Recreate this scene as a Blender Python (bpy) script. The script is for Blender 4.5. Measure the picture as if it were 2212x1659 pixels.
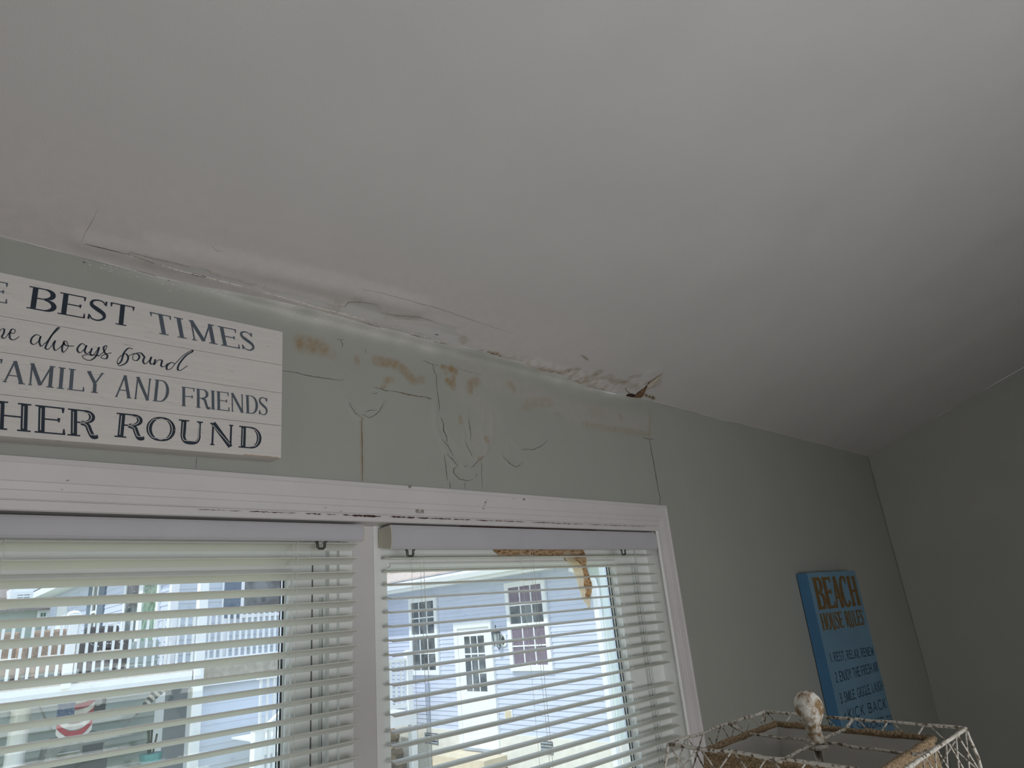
import bpy, bmesh, math, random
import numpy as np
from mathutils import Vector, Matrix
random.seed(7); rng = np.random.RandomState(7)
for o in list(bpy.data.objects): bpy.data.objects.remove(o)
SC = bpy.context.scene; COL = SC.collection
# ---------------------------------------------------------------- camera
FPX, CX, CY = 1431.4456, 1106.0, 829.5
EYE = np.array([0.0, -1.9, 1.65])
M = np.array([[0.7322255, 0.16555305, 0.66063455], [-0.67538599, 0.30148082, 0.67302532], [-0.08774725, -0.93898962, 0.33256415]])
cam = bpy.data.cameras.new('camera'); cam.sensor_width = 36; cam.lens = 36 * FPX / 2212; cam.clip_start = 0.05; cam.clip_end = 300
co = bpy.data.objects.new('camera', cam); COL.objects.link(co)
r_, u_, b_ = M[:, 0], -M[:, 1], -M[:, 2]
co.matrix_world = Matrix([[r_[i], u_[i], b_[i], EYE[i]] for i in range(3)] + [[0, 0, 0, 1]])
SC.camera = co
# ---------------------------------------------------------------- world, sun, lights, exposure
SC.view_settings.view_transform = 'Standard'; SC.view_settings.look = 'None'
SC.view_settings.gamma = 1; SC.view_settings.exposure = 0.0; SC.view_settings.use_curve_mapping = False
w = bpy.data.worlds.new('world'); SC.world = w; w.use_nodes = True
nt = w.node_tree; nt.nodes.clear()
tc = nt.nodes.new('ShaderNodeTexCoord'); sp = nt.nodes.new('ShaderNodeSeparateXYZ'); rp = nt.nodes.new('ShaderNodeValToRGB')
bgn = nt.nodes.new('ShaderNodeBackground'); wo = nt.nodes.new('ShaderNodeOutputWorld')
nt.links.new(tc.outputs['Generated'], sp.inputs[0]); nt.links.new(sp.outputs['Z'], rp.inputs[0]); nt.links.new(rp.outputs[0], bgn.inputs[0]); nt.links.new(bgn.outputs[0], wo.inputs[0])
rp.color_ramp.elements[0].color = (0.86, 0.90, 1.0, 1); rp.color_ramp.elements[1].color = (0.50, 0.66, 1.0, 1)
bgn.inputs[1].default_value = 1.7
sl = bpy.data.lights.new('sun', 'SUN'); sl.energy = 2.8; sl.angle = math.radians(2.0); sl.color = (1.0, 0.95, 0.88)
so = bpy.data.objects.new('sun', sl); COL.objects.link(so); so.rotation_euler = Vector((0.62, 0.05, -1.0)).normalized().to_track_quat('-Z', 'Y').to_euler()
def area(name, loc, aim, sx, sy, e, c):
    l = bpy.data.lights.new(name, 'AREA'); l.shape = 'RECTANGLE'; l.size = sx; l.size_y = sy; l.energy = e; l.color = c
    o = bpy.data.objects.new(name, l); COL.objects.link(o); o.location = loc
    o.rotation_euler = (Vector(aim) - Vector(loc)).normalized().to_track_quat('-Z', 'Y').to_euler(); return o
# added fill behind the camera and at the left; these walls hold no windows
area('back_fill_light', (0.9, -4.0, 1.30), (1.1, -0.6, 2.6), 2.6, 1.3, 65, (0.97, 0.985, 1.0))
area('left_fill_light', (-2.45, -2.3, 1.3), (3, -1.9, 1.5), 1.8, 1.2, 5, (0.97, 0.985, 1.0))
# ---------------------------------------------------------------- projection helpers (pixel of the photo -> point on a plane)
def hit(px, py, ax, val):
    d = M @ np.array([px - CX, py - CY, FPX]); t = (val - EYE[ax]) / d[ax]; return EYE + t * d
def hitplane(px, py, p0, n):
    d = M @ np.array([px - CX, py - CY, FPX]); t = ((np.array(p0) - EYE) @ n) / (d @ n); return EYE + t * d
RIGHT_X, LEFT_X, BACK_Y = 5.917, -2.6, -4.15
SLOPE = 0.3183
def zc(X, Y=0.0): return 2.677 - 0.0023 * X - SLOPE * Y
CN = np.array([0.0023, SLOPE, 1.0]); CN /= np.linalg.norm(CN)
def hitceil(px, py): return hitplane(px, py, (0, 0, 2.677), CN)
# ---------------------------------------------------------------- materials
MATS = {}
def mat(name, col, rough=0.6, var=0.06, scale=8.0, metal=0.0, spec=0.4, bump=0.0, bscale=60.0, col2=None, thr=None, stretch=None, trans=0.0):
    if name in MATS: return MATS[name]
    m = bpy.data.materials.new(name); m.use_nodes = True; N = m.node_tree; b = N.nodes['Principled BSDF']
    b.inputs['Roughness'].default_value = rough; b.inputs['Metallic'].default_value = metal; b.inputs['Specular IOR Level'].default_value = spec
    t = N.nodes.new('ShaderNodeTexCoord'); mp = N.nodes.new('ShaderNodeMapping'); N.links.new(t.outputs['Object'], mp.inputs[0])
    if stretch: mp.inputs['Scale'].default_value = stretch
    no = N.nodes.new('ShaderNodeTexNoise'); no.inputs['Scale'].default_value = scale; no.inputs['Detail'].default_value = 5; N.links.new(mp.outputs[0], no.inputs[0])
    cr = N.nodes.new('ShaderNodeValToRGB'); N.links.new(no.outputs['Fac'], cr.inputs[0])
    c2 = col2 if col2 else tuple(min(1, c * (1 + var)) for c in col); c1 = col if col2 else tuple(c * (1 - var) for c in col)
    cr.color_ramp.elements[0].color = (*c1, 1); cr.color_ramp.elements[1].color = (*c2, 1)
    if thr: cr.color_ramp.elements[0].position = thr[0]; cr.color_ramp.elements[1].position = thr[1]
    else: cr.color_ramp.elements[0].position = 0.3; cr.color_ramp.elements[1].position = 0.7
    N.links.new(cr.outputs[0], b.inputs['Base Color'])
    if bump:
        n2 = N.nodes.new('ShaderNodeTexNoise'); n2.inputs['Scale'].default_value = bscale; n2.inputs['Detail'].default_value = 4; N.links.new(mp.outputs[0], n2.inputs[0])
        bp = N.nodes.new('ShaderNodeBump'); bp.inputs['Strength'].default_value = bump; bp.inputs['Distance'].default_value = 0.003
        N.links.new(n2.outputs['Fac'], bp.inputs['Height']); N.links.new(bp.outputs[0], b.inputs['Normal'])
    if trans:
        tr = N.nodes.new('ShaderNodeBsdfTranslucent'); tr.inputs[0].default_value = {'slat_white': (.84, .84, .72, 1), 'rotten_wood_paper': (.98, .92, .82, 1), 'rotten_wood_dark': (.85, .62, .38, 1)}.get(name, (*col, 1)); mx = N.nodes.new('ShaderNodeMixShader'); mx.inputs[0].default_value = trans
        out = N.nodes['Material Output']; N.links.new(b.outputs[0], mx.inputs[1]); N.links.new(tr.outputs[0], mx.inputs[2]); N.links.new(mx.outputs[0], out.inputs[0])
    MATS[name] = m; return m
def plaster(name, base, stain, peel):
    """painted plaster; vertex attributes 'stain' and 'peel' say where water has marked it"""
    m = mat(name, base, 0.55, 0.025, 3.0, spec=0.35, bump=0.2, bscale=180.0)
    N = m.node_tree; b = N.nodes['Principled BSDF']; src = b.inputs['Base Color'].links[0].from_socket
    t = [n for n in N.nodes if n.type == 'TEX_COORD'][0]
    for an, col, sc_, lo, hi in (('pale_top', (0.66, 0.65, 0.62), 420.0, 0.30, 0.55), ('peel', peel, 30.0, 0.35, 0.65), ('stain', stain, 38.0, 0.25, 0.60)):
        a = N.nodes.new('ShaderNodeAttribute'); a.attribute_name = an
        no = N.nodes.new('ShaderNodeTexNoise'); no.inputs['Scale'].default_value = sc_; no.inputs['Detail'].default_value = 6; N.links.new(t.outputs['Object'], no.inputs[0])
        mr = N.nodes.new('ShaderNodeMapRange'); mr.inputs[1].default_value = lo; mr.inputs[2].default_value = hi; mr.inputs[3].default_value = 0.35; N.links.new(no.outputs['Fac'], mr.inputs[0])
        mu = N.nodes.new('ShaderNodeMath'); mu.operation = 'MULTIPLY'; N.links.new(a.outputs['Fac'], mu.inputs[0]); N.links.new(mr.outputs[0], mu.inputs[1])
        mx = N.nodes.new('ShaderNodeMix'); mx.data_type = 'RGBA'; N.links.new(mu.outputs[0], mx.inputs[0]); N.links.new(src, mx.inputs[6]); mx.inputs[7].default_value = (*col, 1); src = mx.outputs[2]
    N.links.new(src, b.inputs['Base Color']); return m
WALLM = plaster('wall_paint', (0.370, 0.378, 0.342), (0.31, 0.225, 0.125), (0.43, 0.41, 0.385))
CEILM = plaster('ceiling_paint', (0.595, 0.58, 0.572), (0.33, 0.25, 0.16), (0.71, 0.64, 0.625))
TRIM = mat('white_trim_paint', (0.64, 0.617, 0.612), 0.45, 0.03, 6, spec=0.35)
VINYL = mat('white_vinyl', (0.84, 0.85, 0.83), 0.4, 0.02, 5)
SLAT = mat('slat_white', (0.84, 0.84, 0.80), 0.35, 0.02, 5, spec=0.5, trans=0.22)
VALM = mat('valance_fabric', (0.50, 0.49, 0.52), 0.6, 0.03, 9, bump=0.1, bscale=400)
CAPM = mat('valance_cap', (0.62, 0.60, 0.50), 0.5, 0.03)
SHAD = mat('track_shade', (0.13, 0.13, 0.13), 0.6, 0.1)  # dark grey strips stand in for the shade in track and sash gap
CORD = mat('cord_white', (0.72, 0.72, 0.66), 0.7, 0.04)
GASK = mat('black_gasket', (0.03, 0.03, 0.035), 0.5, 0.1)
METAL = mat('bracket_metal', (0.10, 0.11, 0.10), 0.4, 0.1, metal=0.6)
CRACK = mat('crack_dark', (0.05, 0.042, 0.035), 0.9, 0.3, 40)
CRACKB = mat('crack_brown', (0.16, 0.11, 0.06), 0.9, 0.3, 40)
EDGE = mat('torn_paper_edge', (0.80, 0.76, 0.70), 0.9, 0.05, 60)
def glassmat():
    m = bpy.data.materials.new('window_glass'); m.use_nodes = True; N = m.node_tree; N.nodes.clear()
    out = N.nodes.new('ShaderNodeOutputMaterial'); tr = N.nodes.new('ShaderNodeBsdfTransparent'); tr.inputs[0].default_value = (0.93, 0.96, 0.95, 1)
    gl = N.nodes.new('ShaderNodeBsdfGlossy'); gl.inputs['Roughness'].default_value = 0.03; lw_ = N.nodes.new('ShaderNodeLayerWeight'); pw_ = N.nodes.new('ShaderNodeMath'); pw_.operation = 'POWER'; pw_.inputs[1].default_value = 5; N.links.new(lw_.outputs['Facing'], pw_.inputs[0])
    fr = N.nodes.new('ShaderNodeMapRange'); fr.inputs[3].default_value = 0.02; fr.inputs[4].default_value = 0.6; N.links.new(pw_.outputs[0], fr.inputs[0])
    mx = N.nodes.new('ShaderNodeMixShader'); N.links.new(fr.outputs[0], mx.inputs[0]); N.links.new(tr.outputs[0], mx.inputs[1]); N.links.new(gl.outputs[0], mx.inputs[2])
    t = N.nodes.new('ShaderNodeTexCoord'); v = N.nodes.new('ShaderNodeTexVoronoi'); v.inputs['Scale'].default_value = 75; v.inputs['Randomness'].default_value = 1; N.links.new(t.outputs['Object'], v.inputs['Vector'])
    n = N.nodes.new('ShaderNodeTexNoise'); n.inputs['Scale'].default_value = 5; N.links.new(t.outputs['Object'], n.inputs[0])
    mr = N.nodes.new('ShaderNodeMapRange'); mr.inputs[1].default_value = 0.45; mr.inputs[2].default_value = 0.75; mr.inputs[3].default_value = 0.03; mr.inputs[4].default_value = 0.12; N.links.new(n.outputs['Fac'], mr.inputs[0])
    lt = N.nodes.new('ShaderNodeMath'); lt.operation = 'LESS_THAN'; N.links.new(v.outputs['Distance'], lt.inputs[0]); N.links.new(mr.outputs[0], lt.inputs[1])
    ln = N.nodes.new('ShaderNodeMath'); ln.operation = 'MULTIPLY'; ln.inputs[1].default_value = 0.75; N.links.new(lt.outputs[0], ln.inputs[0])
    hz = N.nodes.new('ShaderNodeMath'); hz.operation = 'ADD'; hz.inputs[1].default_value = 0.035; N.links.new(ln.outputs[0], hz.inputs[0])
    di = N.nodes.new('ShaderNodeBsdfTranslucent'); 
    vc = N.nodes.new('ShaderNodeValToRGB'); vc.color_ramp.interpolation = 'CONSTANT'; vc.color_ramp.elements[0].color = (0.9, 0.92, 0.9, 1); vc.color_ramp.elements[1].color = (0.08, 0.07, 0.05, 1); vc.color_ramp.elements[1].position = 0.86
    N.links.new(v.outputs['Color'], vc.inputs[0]); N.links.new(vc.outputs[0], di.inputs[0])
    m2 = N.nodes.new('ShaderNodeMixShader'); N.links.new(hz.outputs[0], m2.inputs[0]); N.links.new(mx.outputs[0], m2.inputs[1]); N.links.new(di.outputs[0], m2.inputs[2]); N.links.new(m2.outputs[0], out.inputs[0])
    return m
GLASS = glassmat()
# ---------------------------------------------------------------- mesh helpers
def link(name, me, m, parent=None, **pr):
    o = bpy.data.objects.new(name, me); COL.objects.link(o)
    if m and not me.materials: me.materials.append(m)
    if parent: o.parent = parent
    for k, v in pr.items(): o[k] = v
    return o
def empty(name, loc=(0, 0, 0), **pr):
    o = bpy.data.objects.new(name, None); COL.objects.link(o); o.location = loc; o.empty_display_size = 0.1
    for k, v in pr.items(): o[k] = v
    return o
class G:
    """collects geometry; build() links it as ONE mesh object (local to the parent's location)"""
    def __init__(s): s.v = []; s.f = []
    def add(s, vs, fs):
        n = len(s.v); s.v += [tuple(float(c) for c in p) for p in vs]; s.f += [tuple(n + i for i in f) for f in fs]; return s
    def box(s, a, b):
        x0, y0, z0 = a; x1, y1, z1 = b
        return s.add([(x, y, z) for x in (x0, x1) for y in (y0, y1) for z in (z0, z1)], [(0, 1, 3, 2), (4, 6, 7, 5), (0, 4, 5, 1), (2, 3, 7, 6), (0, 2, 6, 4), (1, 5, 7, 3)])
    def prism(s, pts, d):
        """closed polygon pts (3-D) extruded by vector d"""
        n = len(pts); d = np.array(d); P = [np.array(p, float) for p in pts]
        return s.add(P + [p + d for p in P], [tuple(range(n))[::-1], tuple(range(n, 2 * n))] + [(i, (i + 1) % n, n + (i + 1) % n, n + i) for i in range(n)])
    def tube(s, pts, r, k=8, cap=True):
        P = [np.array(p, float) for p in pts]; n = len(P); rs = r if hasattr(r, '__len__') else [r] * n; vs = []
        ref = None
        for i in range(n):
            t = P[min(i + 1, n - 1)] - P[max(i - 1, 0)]; t /= (np.linalg.norm(t) + 1e-12)
            if ref is None: ref = np.array([0, 0, 1.0]) if abs(t[2]) < 0.9 else np.array([1.0, 0, 0])
            a = np.cross(t, ref); a /= np.linalg.norm(a); b = np.cross(t, a); ref = -b if False else ref
            vs += [P[i] + rs[i] * (math.cos(2 * math.pi * j / k) * a + math.sin(2 * math.pi * j / k) * b) for j in range(k)]
        fs = [(i * k + j, i * k + (j + 1) % k, (i + 1) * k + (j + 1) % k, (i + 1) * k + j) for i in range(n - 1) for j in range(k)]
        if cap: fs += [tuple(range(k))[::-1], tuple((n - 1) * k + j for j in range(k))]
        return s.add(vs, fs)
    def lathe(s, prof, c, k=20):
        n = len(prof); vs = [(c[0] + r * math.cos(2 * math.pi * j / k), c[1] + r * math.sin(2 * math.pi * j / k), c[2] + z) for r, z in prof for j in range(k)]
        fs = [(i * k + j, i * k + (j + 1) % k, (i + 1) * k + (j + 1) % k, (i + 1) * k + j) for i in range(n - 1) for j in range(k)]
        return s.add(vs, fs + [tuple(range(k))[::-1], tuple((n - 1) * k + j for j in range(k))])
    def me(s, name, smooth=False):
        m = bpy.data.meshes.new(name); m.from_pydata(s.v, [], s.f); m.validate()
        bm = bmesh.new(); bm.from_mesh(m); bmesh.ops.recalc_face_normals(bm, faces=bm.faces); bm.to_mesh(m); bm.free()
        if smooth: m.shade_smooth()
        return m
    def build(s, name, m, parent=None, smooth=False, **pr):
        if parent is not None and s.v:
            L = parent.matrix_basis.inverted() if parent.parent is None else (parent.parent.matrix_basis @ parent.matrix_basis).inverted()
            s.v = [tuple(L @ Vector(p)) for p in s.v]
        return link(name, s.me(name, smooth), m, parent, **pr)
def box(name, a, b, m, parent=None, bevel=0, **pr):
    o = G().box(a, b).build(name, m, parent, **pr)
    if bevel:
        md = o.modifiers.new('bevel', 'BEVEL'); md.width = bevel; md.segments = 2
    return o
# ================================================================ SETTING
def segdist(PX, PY, line):
    d = np.full(PX.shape, 1e9)
    for (x0, y0), (x1, y1) in zip(line[:-1], line[1:]):
        vx, vy = x1 - x0, y1 - y0; L = vx * vx + vy * vy + 1e-12; t = np.clip(((PX - x0) * vx + (PY - y0) * vy) / L, 0, 1)
        d = np.minimum(d, np.hypot(PX - x0 - t * vx, PY - y0 - t * vy))
    return d
def sm(x): x = np.clip(x, 0, 1); return x * x * (3 - 2 * x)
def inpoly(PX, PY, poly):
    ins = np.zeros(PX.shape, bool); n = len(poly)
    for i in range(n):
        x0, y0 = poly[i]; x1, y1 = poly[(i + 1) % n]
        c = ((y0 > PY) != (y1 > PY)) & (PX < (x1 - x0) * (PY - y0) / (y1 - y0 + 1e-12) + x0); ins ^= c
    return ins
def nz(PX, PY, s, seed=0):
    r = np.random.RandomState(seed); o = np.zeros(PX.shape)
    for k in range(9):
        a = r.rand() * 6.28; f = s * (0.6 + 1.6 * r.rand()); o += np.sin((PX * math.cos(a) + PY * math.sin(a)) * f * 6.28 + r.rand() * 6.28)
    return o / 9
W = lambda pts: [(hit(x, y, 1, 0)[0], hit(x, y, 1, 0)[2]) for x, y in pts]
def Cs(pts):
    r = []
    for x, y in pts: p = hitceil(x, y); r.append((p[0], -p[1]))
    return r
MPX = 0.0027
# --- wall ridges, stains, cracks traced from the photo, stored as wall coordinates (X, Z)
wall_ridges = [([(751, 862), (755, 878), (765, 893), (778.6, 902.7), (794.7, 906), (815, 892), (828, 869.5)], 4, .006),
    ([(939, 860), (941, 924.5), (952.7, 949.7), (964, 980.6), (984.8, 1004.6)], 5, .006), ([(978, 1020.7), (989, 1034.4), (1007.7, 1039), (1026, 1030)], 4, .006),
    ([(1052, 965), (1049, 975), (1033, 995.5), (1017, 1014), (1000, 1008)], 4, .006), ([(1065, 897), (1062, 952), (1049, 975)], 4, .004), ([(1010, 888), (1014, 930), (1016, 950)], 3.5, .004),
    ([(1046, 895), (1040, 935), (1050, 945)], 3.5, .004), ([(1000, 930), (1004, 955), (1020, 985)], 3, .004), ([(1082, 985.6), (1103, 1004), (1113, 1009.6), (1127, 1000)], 3.5, .005),
    ([(1110, 953), (1120, 969), (1129, 974), (1153, 971.5), (1183, 950)], 3.5, .005), ([(940, 890), (960, 925), (985, 960)], 4, .003), ([(1098, 960), (1100, 990)], 3, .003)]
wall_blobs = [((790, 875), 32, .006), ((1000, 960), 50, .007), ((1120, 975), 35, .004), ((960, 905), 26, .003), ((1180, 860), 60, .003), ((700, 900), 60, -.002)]
wall_stains = [([(652, 742), (680, 747), (694, 752)], 9, 1.0), ([(694, 752), (718, 766)], 6, .35), ([(813, 779), (850, 786), (866, 793), (878, 806), (890, 820)], 6, 1.0), ([(893, 824), (912, 820)], 5, .7), ([(832, 823), (846, 819)], 4, .7), ([(771, 774), (772, 782)], 3.5, .8), ([(826, 836), (830, 835)], 3, .8),
    ([(955, 792), (964, 794)], 3, 1.0), ([(974, 797), (982, 801)], 5, 1.2), ([(968, 824), (977, 828), (978, 834)], 5, 1.2), ([(979, 815), (978, 838)], 3.5, 1.2), ([(962, 800), (963, 805)], 3, .7), ([(1014, 842), (1018, 828), (1030, 824)], 6, .9), ([(1100, 828), (1110, 842)], 5, .6), ([(1136, 878), (1145, 871), (1188, 868)], 7, .45),
    ([(1200, 895), (1213, 898)], 4, .35), ([(1262, 916), (1330, 928), (1400, 938)], 5, .45), ([(1403, 938), (1404, 890)], 3.5, .45), ([(1340, 900), (1342, 905)], 6, .4), ([(994, 902), (995, 912)], 3, .9), ([(1050, 948), (1053, 953)], 3.5, .9), ([(1034, 993), (1037, 990)], 2.5, 1.0), ([(781, 905), (782.5, 1036)], 1.8, .8), ([(1280, 890), (1300, 895)], 12, .25)]
wall_peels = [([(1010, 800), (1120, 840), (1240, 890), (1395, 915)], 24, .8), ([(1000, 840), (1060, 900), (1030, 960)], 30, .6), ([(730, 740), (930, 790)], 18, .4)]
wall_cracks = [('d', 1.0, [(600, 800.5), (609, 802), (632, 803), (655, 809.5), (682, 814.5), (710, 818), (733, 822.5), (742, 820)]), ('d', .9, [(807, 837.4), (824.5, 840), (829, 844), (845, 844.3)]), ('b', 1.9, [(845, 844.3), (870, 850), (898, 855.7), (918, 857.6)]), ('d', 1.0, [(918, 857.6), (932, 862)]),
    ('b', .8, [(933, 786), (936.7, 798.5), (942.4, 812), (943.6, 842)]), ('d', .7, [(943.6, 842), (947, 860), (949, 888)]), ('d', 1.0, [(951, 903), (956, 913), (957, 931), (964, 943), (965, 956.5)]), ('d', .7, [(959.6, 982), (962, 1004.6), (966.5, 1039)]), ('d', .8, [(971, 1041), (972, 1055)]), ('b', 1.0, [(780, 904), (782, 952), (782.5, 997.7), (782.5, 1038)]),
    ('d', 1.0, [(1388, 946), (1400, 948.5), (1413, 949.7)]), ('d', .9, [(1403, 949), (1408, 980), (1413.7, 1009), (1421, 1053.8), (1426.7, 1077), (1424, 1083), (1425, 1092)]), ('d', .7, [(727, 731.6), (735, 735), (743, 734)]), ('d', .7, [(735, 735), (738.6, 742), (739, 750)]), ('d', .6, [(790, 755), (790, 763)]), ('d', .7, [(802.7, 850), (815, 850.5)]), ('d', .5, [(424.7, 985), (424, 1014)]),
    ('d', .7, [(752, 870), (765, 892), (778.6, 903)]), ('d', .9, [(781, 895), (795, 903), (806, 899), (818, 889), (827, 872)]), ('d', .7, [(786, 891), (800, 887), (812, 887)]), ('d', .8, [(952.7, 949.7), (966, 962), (978, 985)]), ('d', .8, [(964, 980.6), (975, 993), (984.8, 1004.6)]), ('d', 1.0, [(986, 1005), (981, 1012), (978, 1020.7), (989, 1034.4), (1007.7, 1039), (1020, 1036)]), ('d', .6, [(1026, 1030), (1030, 1024)]), ('d', .8, [(1033, 995.5), (1024, 1003), (1017, 1012)]), ('b', .8, [(1045, 985), (1034, 995)]),
    ('d', .6, [(1000, 1009), (1008, 1006)]), ('d', .8, [(1086, 988), (1103, 1004), (1113, 1009.6), (1119, 1006), (1127, 1000)]), ('d', .8, [(1124, 974), (1133, 971), (1153, 971.5), (1170, 962), (1181, 952)]), ('d', .6, [(1002, 953), (1008, 966), (1018, 986)]), ('d', .6, [(1011, 905), (1015, 940), (1014, 952)]), ('d', .7, [(912, 778), (918, 780), (940, 790)]), ('d', .8, [(941, 788), (945, 790)]), ('d', .4, [(985, 793), (1010, 803), (1040, 810)]), ('d', .4, [(1040, 995), (1041, 1055)]), ('d', .4, [(1004, 1040), (1004, 1056)])]
OPEN_L, OPEN_R, OPEN_T, OPEN_B = -0.385, 2.735, 1.985, 0.80
def uniq(a): return np.unique(np.round(a, 5))
def gridmesh(name, xs, ys, P, fields, keep, m, **pr):
    """tensor grid -> mesh with float vertex attributes"""
    nx, ny = len(xs), len(ys); vs = P.reshape(-1, 3)
    I = np.arange(nx * ny).reshape(nx, ny); q = np.stack([I[:-1, :-1], I[1:, :-1], I[1:, 1:], I[:-1, 1:]], -1)[keep]
    me = bpy.data.meshes.new(name); me.from_pydata(vs.tolist(), [], q.reshape(-1, 4).tolist())
    for k, a in fields.items():
        at = me.attributes.new(k, 'FLOAT', 'POINT'); at.data.foreach_set('value', a.reshape(-1).astype(np.float32))
    me.shade_smooth(); return link(name, me, m, **pr)
# ---- wall with the window
xs = uniq(np.concatenate([[LEFT_X, -1.5, OPEN_L, 0.0], np.arange(0.2, 3.4, 0.006), np.arange(3.4, RIGHT_X, 0.1), [OPEN_R, RIGHT_X]]))
zs = uniq(np.concatenate([[0, 0.4, OPEN_B, 1.4, 1.8, OPEN_T], np.arange(2.09, 2.70, 0.006), [2.70]]))
X, Z = np.meshgrid(xs, zs, indexing='ij')
def wall_h(X, Z):
    h = np.zeros(X.shape)
    for ln, r, a in wall_ridges: h = h + a * .45 * sm(1 - segdist(X, Z, W(ln)) / (r * MPX * 1.6))
    for c, r, a in wall_blobs:
        cx_, cz_ = W([c])[0]; h = h + a * .5 * sm(1 - np.hypot(X - cx_, (Z - cz_) * 1.1) / (r * MPX * 1.3))
    t = np.clip(zc(X) - Z, 0, 9); R = 0.034 * sm((X - 0.45) / 0.5) * (1 - 0.9 * sm((X - 2.25) / 0.35)) + 1e-6
    h = h + np.where(t < R, R - np.sqrt(np.clip(R * R - (R - t) ** 2, 0, None)), 0)
    h = h + 0.0012 * nz(X, Z, 1.6, 3) * sm((X - 0.2) / 0.3) * sm((Z - 2.1) / 0.05)
    return h * sm((Z - 2.085) / 0.03)
H = wall_h(X, Z)
st = np.zeros(X.shape); pe = np.zeros(X.shape)
for ln, r, a in wall_stains: st = np.maximum(st, a * sm(1.35 - segdist(X, Z, W(ln)) / (r * MPX * 1.35)) * (.75 + .5 * nz(X, Z, 26, 8)))
for ln, r, a in wall_peels: pe = np.maximum(pe, a * sm(1.3 - segdist(X, Z, W(ln)) / (r * MPX)))
tt_ = zc(X) - Z; pxx = 120 + X * 0            # paler speckled band along the ceiling joint
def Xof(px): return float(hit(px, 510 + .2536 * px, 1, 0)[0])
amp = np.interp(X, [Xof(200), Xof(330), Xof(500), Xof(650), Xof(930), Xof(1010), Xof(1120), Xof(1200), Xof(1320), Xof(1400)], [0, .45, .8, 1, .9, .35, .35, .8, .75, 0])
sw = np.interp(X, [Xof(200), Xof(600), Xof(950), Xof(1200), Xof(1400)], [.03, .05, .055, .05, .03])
pale_top = amp * np.exp(-np.clip(tt_ - .015, 0, None) / (sw * .45)) * (.8 + .5 * nz(X, Z, 9, 31))
P = np.stack([X, -H, Z], -1)
xm, zm = (xs[:-1] + xs[1:]) / 2, (zs[:-1] + zs[1:]) / 2
XM, ZM = np.meshgrid(xm, zm, indexing='ij')
keep = ~((XM > OPEN_L) & (XM < OPEN_R) & (ZM > OPEN_B) & (ZM < OPEN_T))
wall = gridmesh('wall_front', xs, zs, P, {'stain': st, 'peel': pe, 'pale_top': pale_top}, keep, WALLM, kind='structure')
# structural thickness behind the plaster
g = G(); g.box((LEFT_X, .02, 0), (OPEN_L - .02, .14, 2.62)); g.box((OPEN_R + .02, .02, 0), (RIGHT_X, .14, 2.62)); g.box((OPEN_L - .02, .02, OPEN_T + .02), (OPEN_R + .02, .14, 2.62)); g.box((OPEN_L - .02, .02, 0), (OPEN_R + .02, .14, OPEN_B - .02))
g.build('framing', WALLM, wall)
def ribbon(pts, wd, off, hfun, host):
    """thin irregular crack following pts (pixels) on 'wall' or 'ceiling'"""
    Q = []
    P2 = [np.array(p, float) for p in pts]
    for a, b in zip(P2[:-1], P2[1:]):
        n = max(2, int(np.hypot(*(b - a)) / 3.0)); Q += [a + (b - a) * i / n for i in range(n)]
    Q.append(P2[-1]); n = len(Q); vs = []
    for i, q in enumerate(Q):
        t = Q[min(i + 1, n - 1)] - Q[max(i - 1, 0)]; t /= np.hypot(*t); nn = np.array([-t[1], t[0]])
        q = q + nn * random.uniform(-.7, .7); wv = wd * (0.35 + 0.65 * math.sin(math.pi * (i + .35) / (n - 1 + .7))) * random.uniform(.55, 1.1)
        for s in (-.5, .5):
            x, y = q + nn * wv * s
            if host == 'wall':
                p = hit(x, y, 1, 0); h = float(hfun(np.array([p[0]]), np.array([p[2]]))[0]); vs.append((p[0], -h - off, p[2]))
            else:
                p = hitceil(x, y); h = float(hfun(np.array([p[0]]), np.array([-p[1]]))[0]); vs.append(tuple(p - CN * (h + off)))
    return vs, [(2 * i, 2 * i + 1, 2 * i + 3, 2 * i + 2) for i in range(n - 1)]
for kd, wd, pts in wall_cracks:
    g = G(); g.add(*ribbon(pts, wd * 1.25, .0012, wall_h, 'wall')); g.build('crack', CRACK if kd == 'd' else CRACKB, wall)
# white drips of ceiling paint on the wall
g = G()
for i in range(90):
    x = random.uniform(180, 470); y = 530 + (x - 170) * .2536 + abs(random.gauss(0, 1)) * 14 + 18
    p = hit(x, y, 1, 0); r = random.uniform(.0012, .0035); g.add([(p[0] - r * 1.6, -.0015, p[2]), (p[0], -.0015, p[2] - r * .6), (p[0] + r * 1.6, -.0015, p[2] + r * .2), (p[0], -.0015, p[2] + r * .7)], [(0, 1, 2, 3)])
g.build('paint_drips', CEILM, wall, kind='stuff')
# ---- ceiling
c_main = [(182.5, 522), (220.5, 531), (247.6, 538), (272, 544.4), (310, 555), (348, 566), (383, 578), (410, 585), (450, 595.4), (489, 605.5), (538, 619), (611, 639), (692.5, 662.4), (747.6, 676), (792, 689.5), (833, 699), (884, 715), (935, 730), (945, 735), (975.5, 742.4)]
c_up = [(272, 544), (280, 541.7), (312.7, 547), (367, 559), (410, 570.7), (437.5, 574), (456.5, 583.7), (478, 593), (508, 597), (524, 605.4), (540.6, 611), (569, 611.7)]
c_up2 = [(569, 611.7), (573, 619), (620, 631), (665, 641), (700, 651), (719, 659), (745.6, 661), (751.7, 652), (782, 649), (816.8, 654)]
c_up3 = [(823, 675), (841, 676), (853.4, 681), (894, 682), (934.8, 693.6), (975.5, 705.8), (989.7, 711), (983.6, 718), (994, 726), (1008, 735), (996, 742), (975.5, 742)]
c_fold = [(847, 689.5), (894, 694), (924.6, 698), (967, 712), (981.6, 718)]
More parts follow.
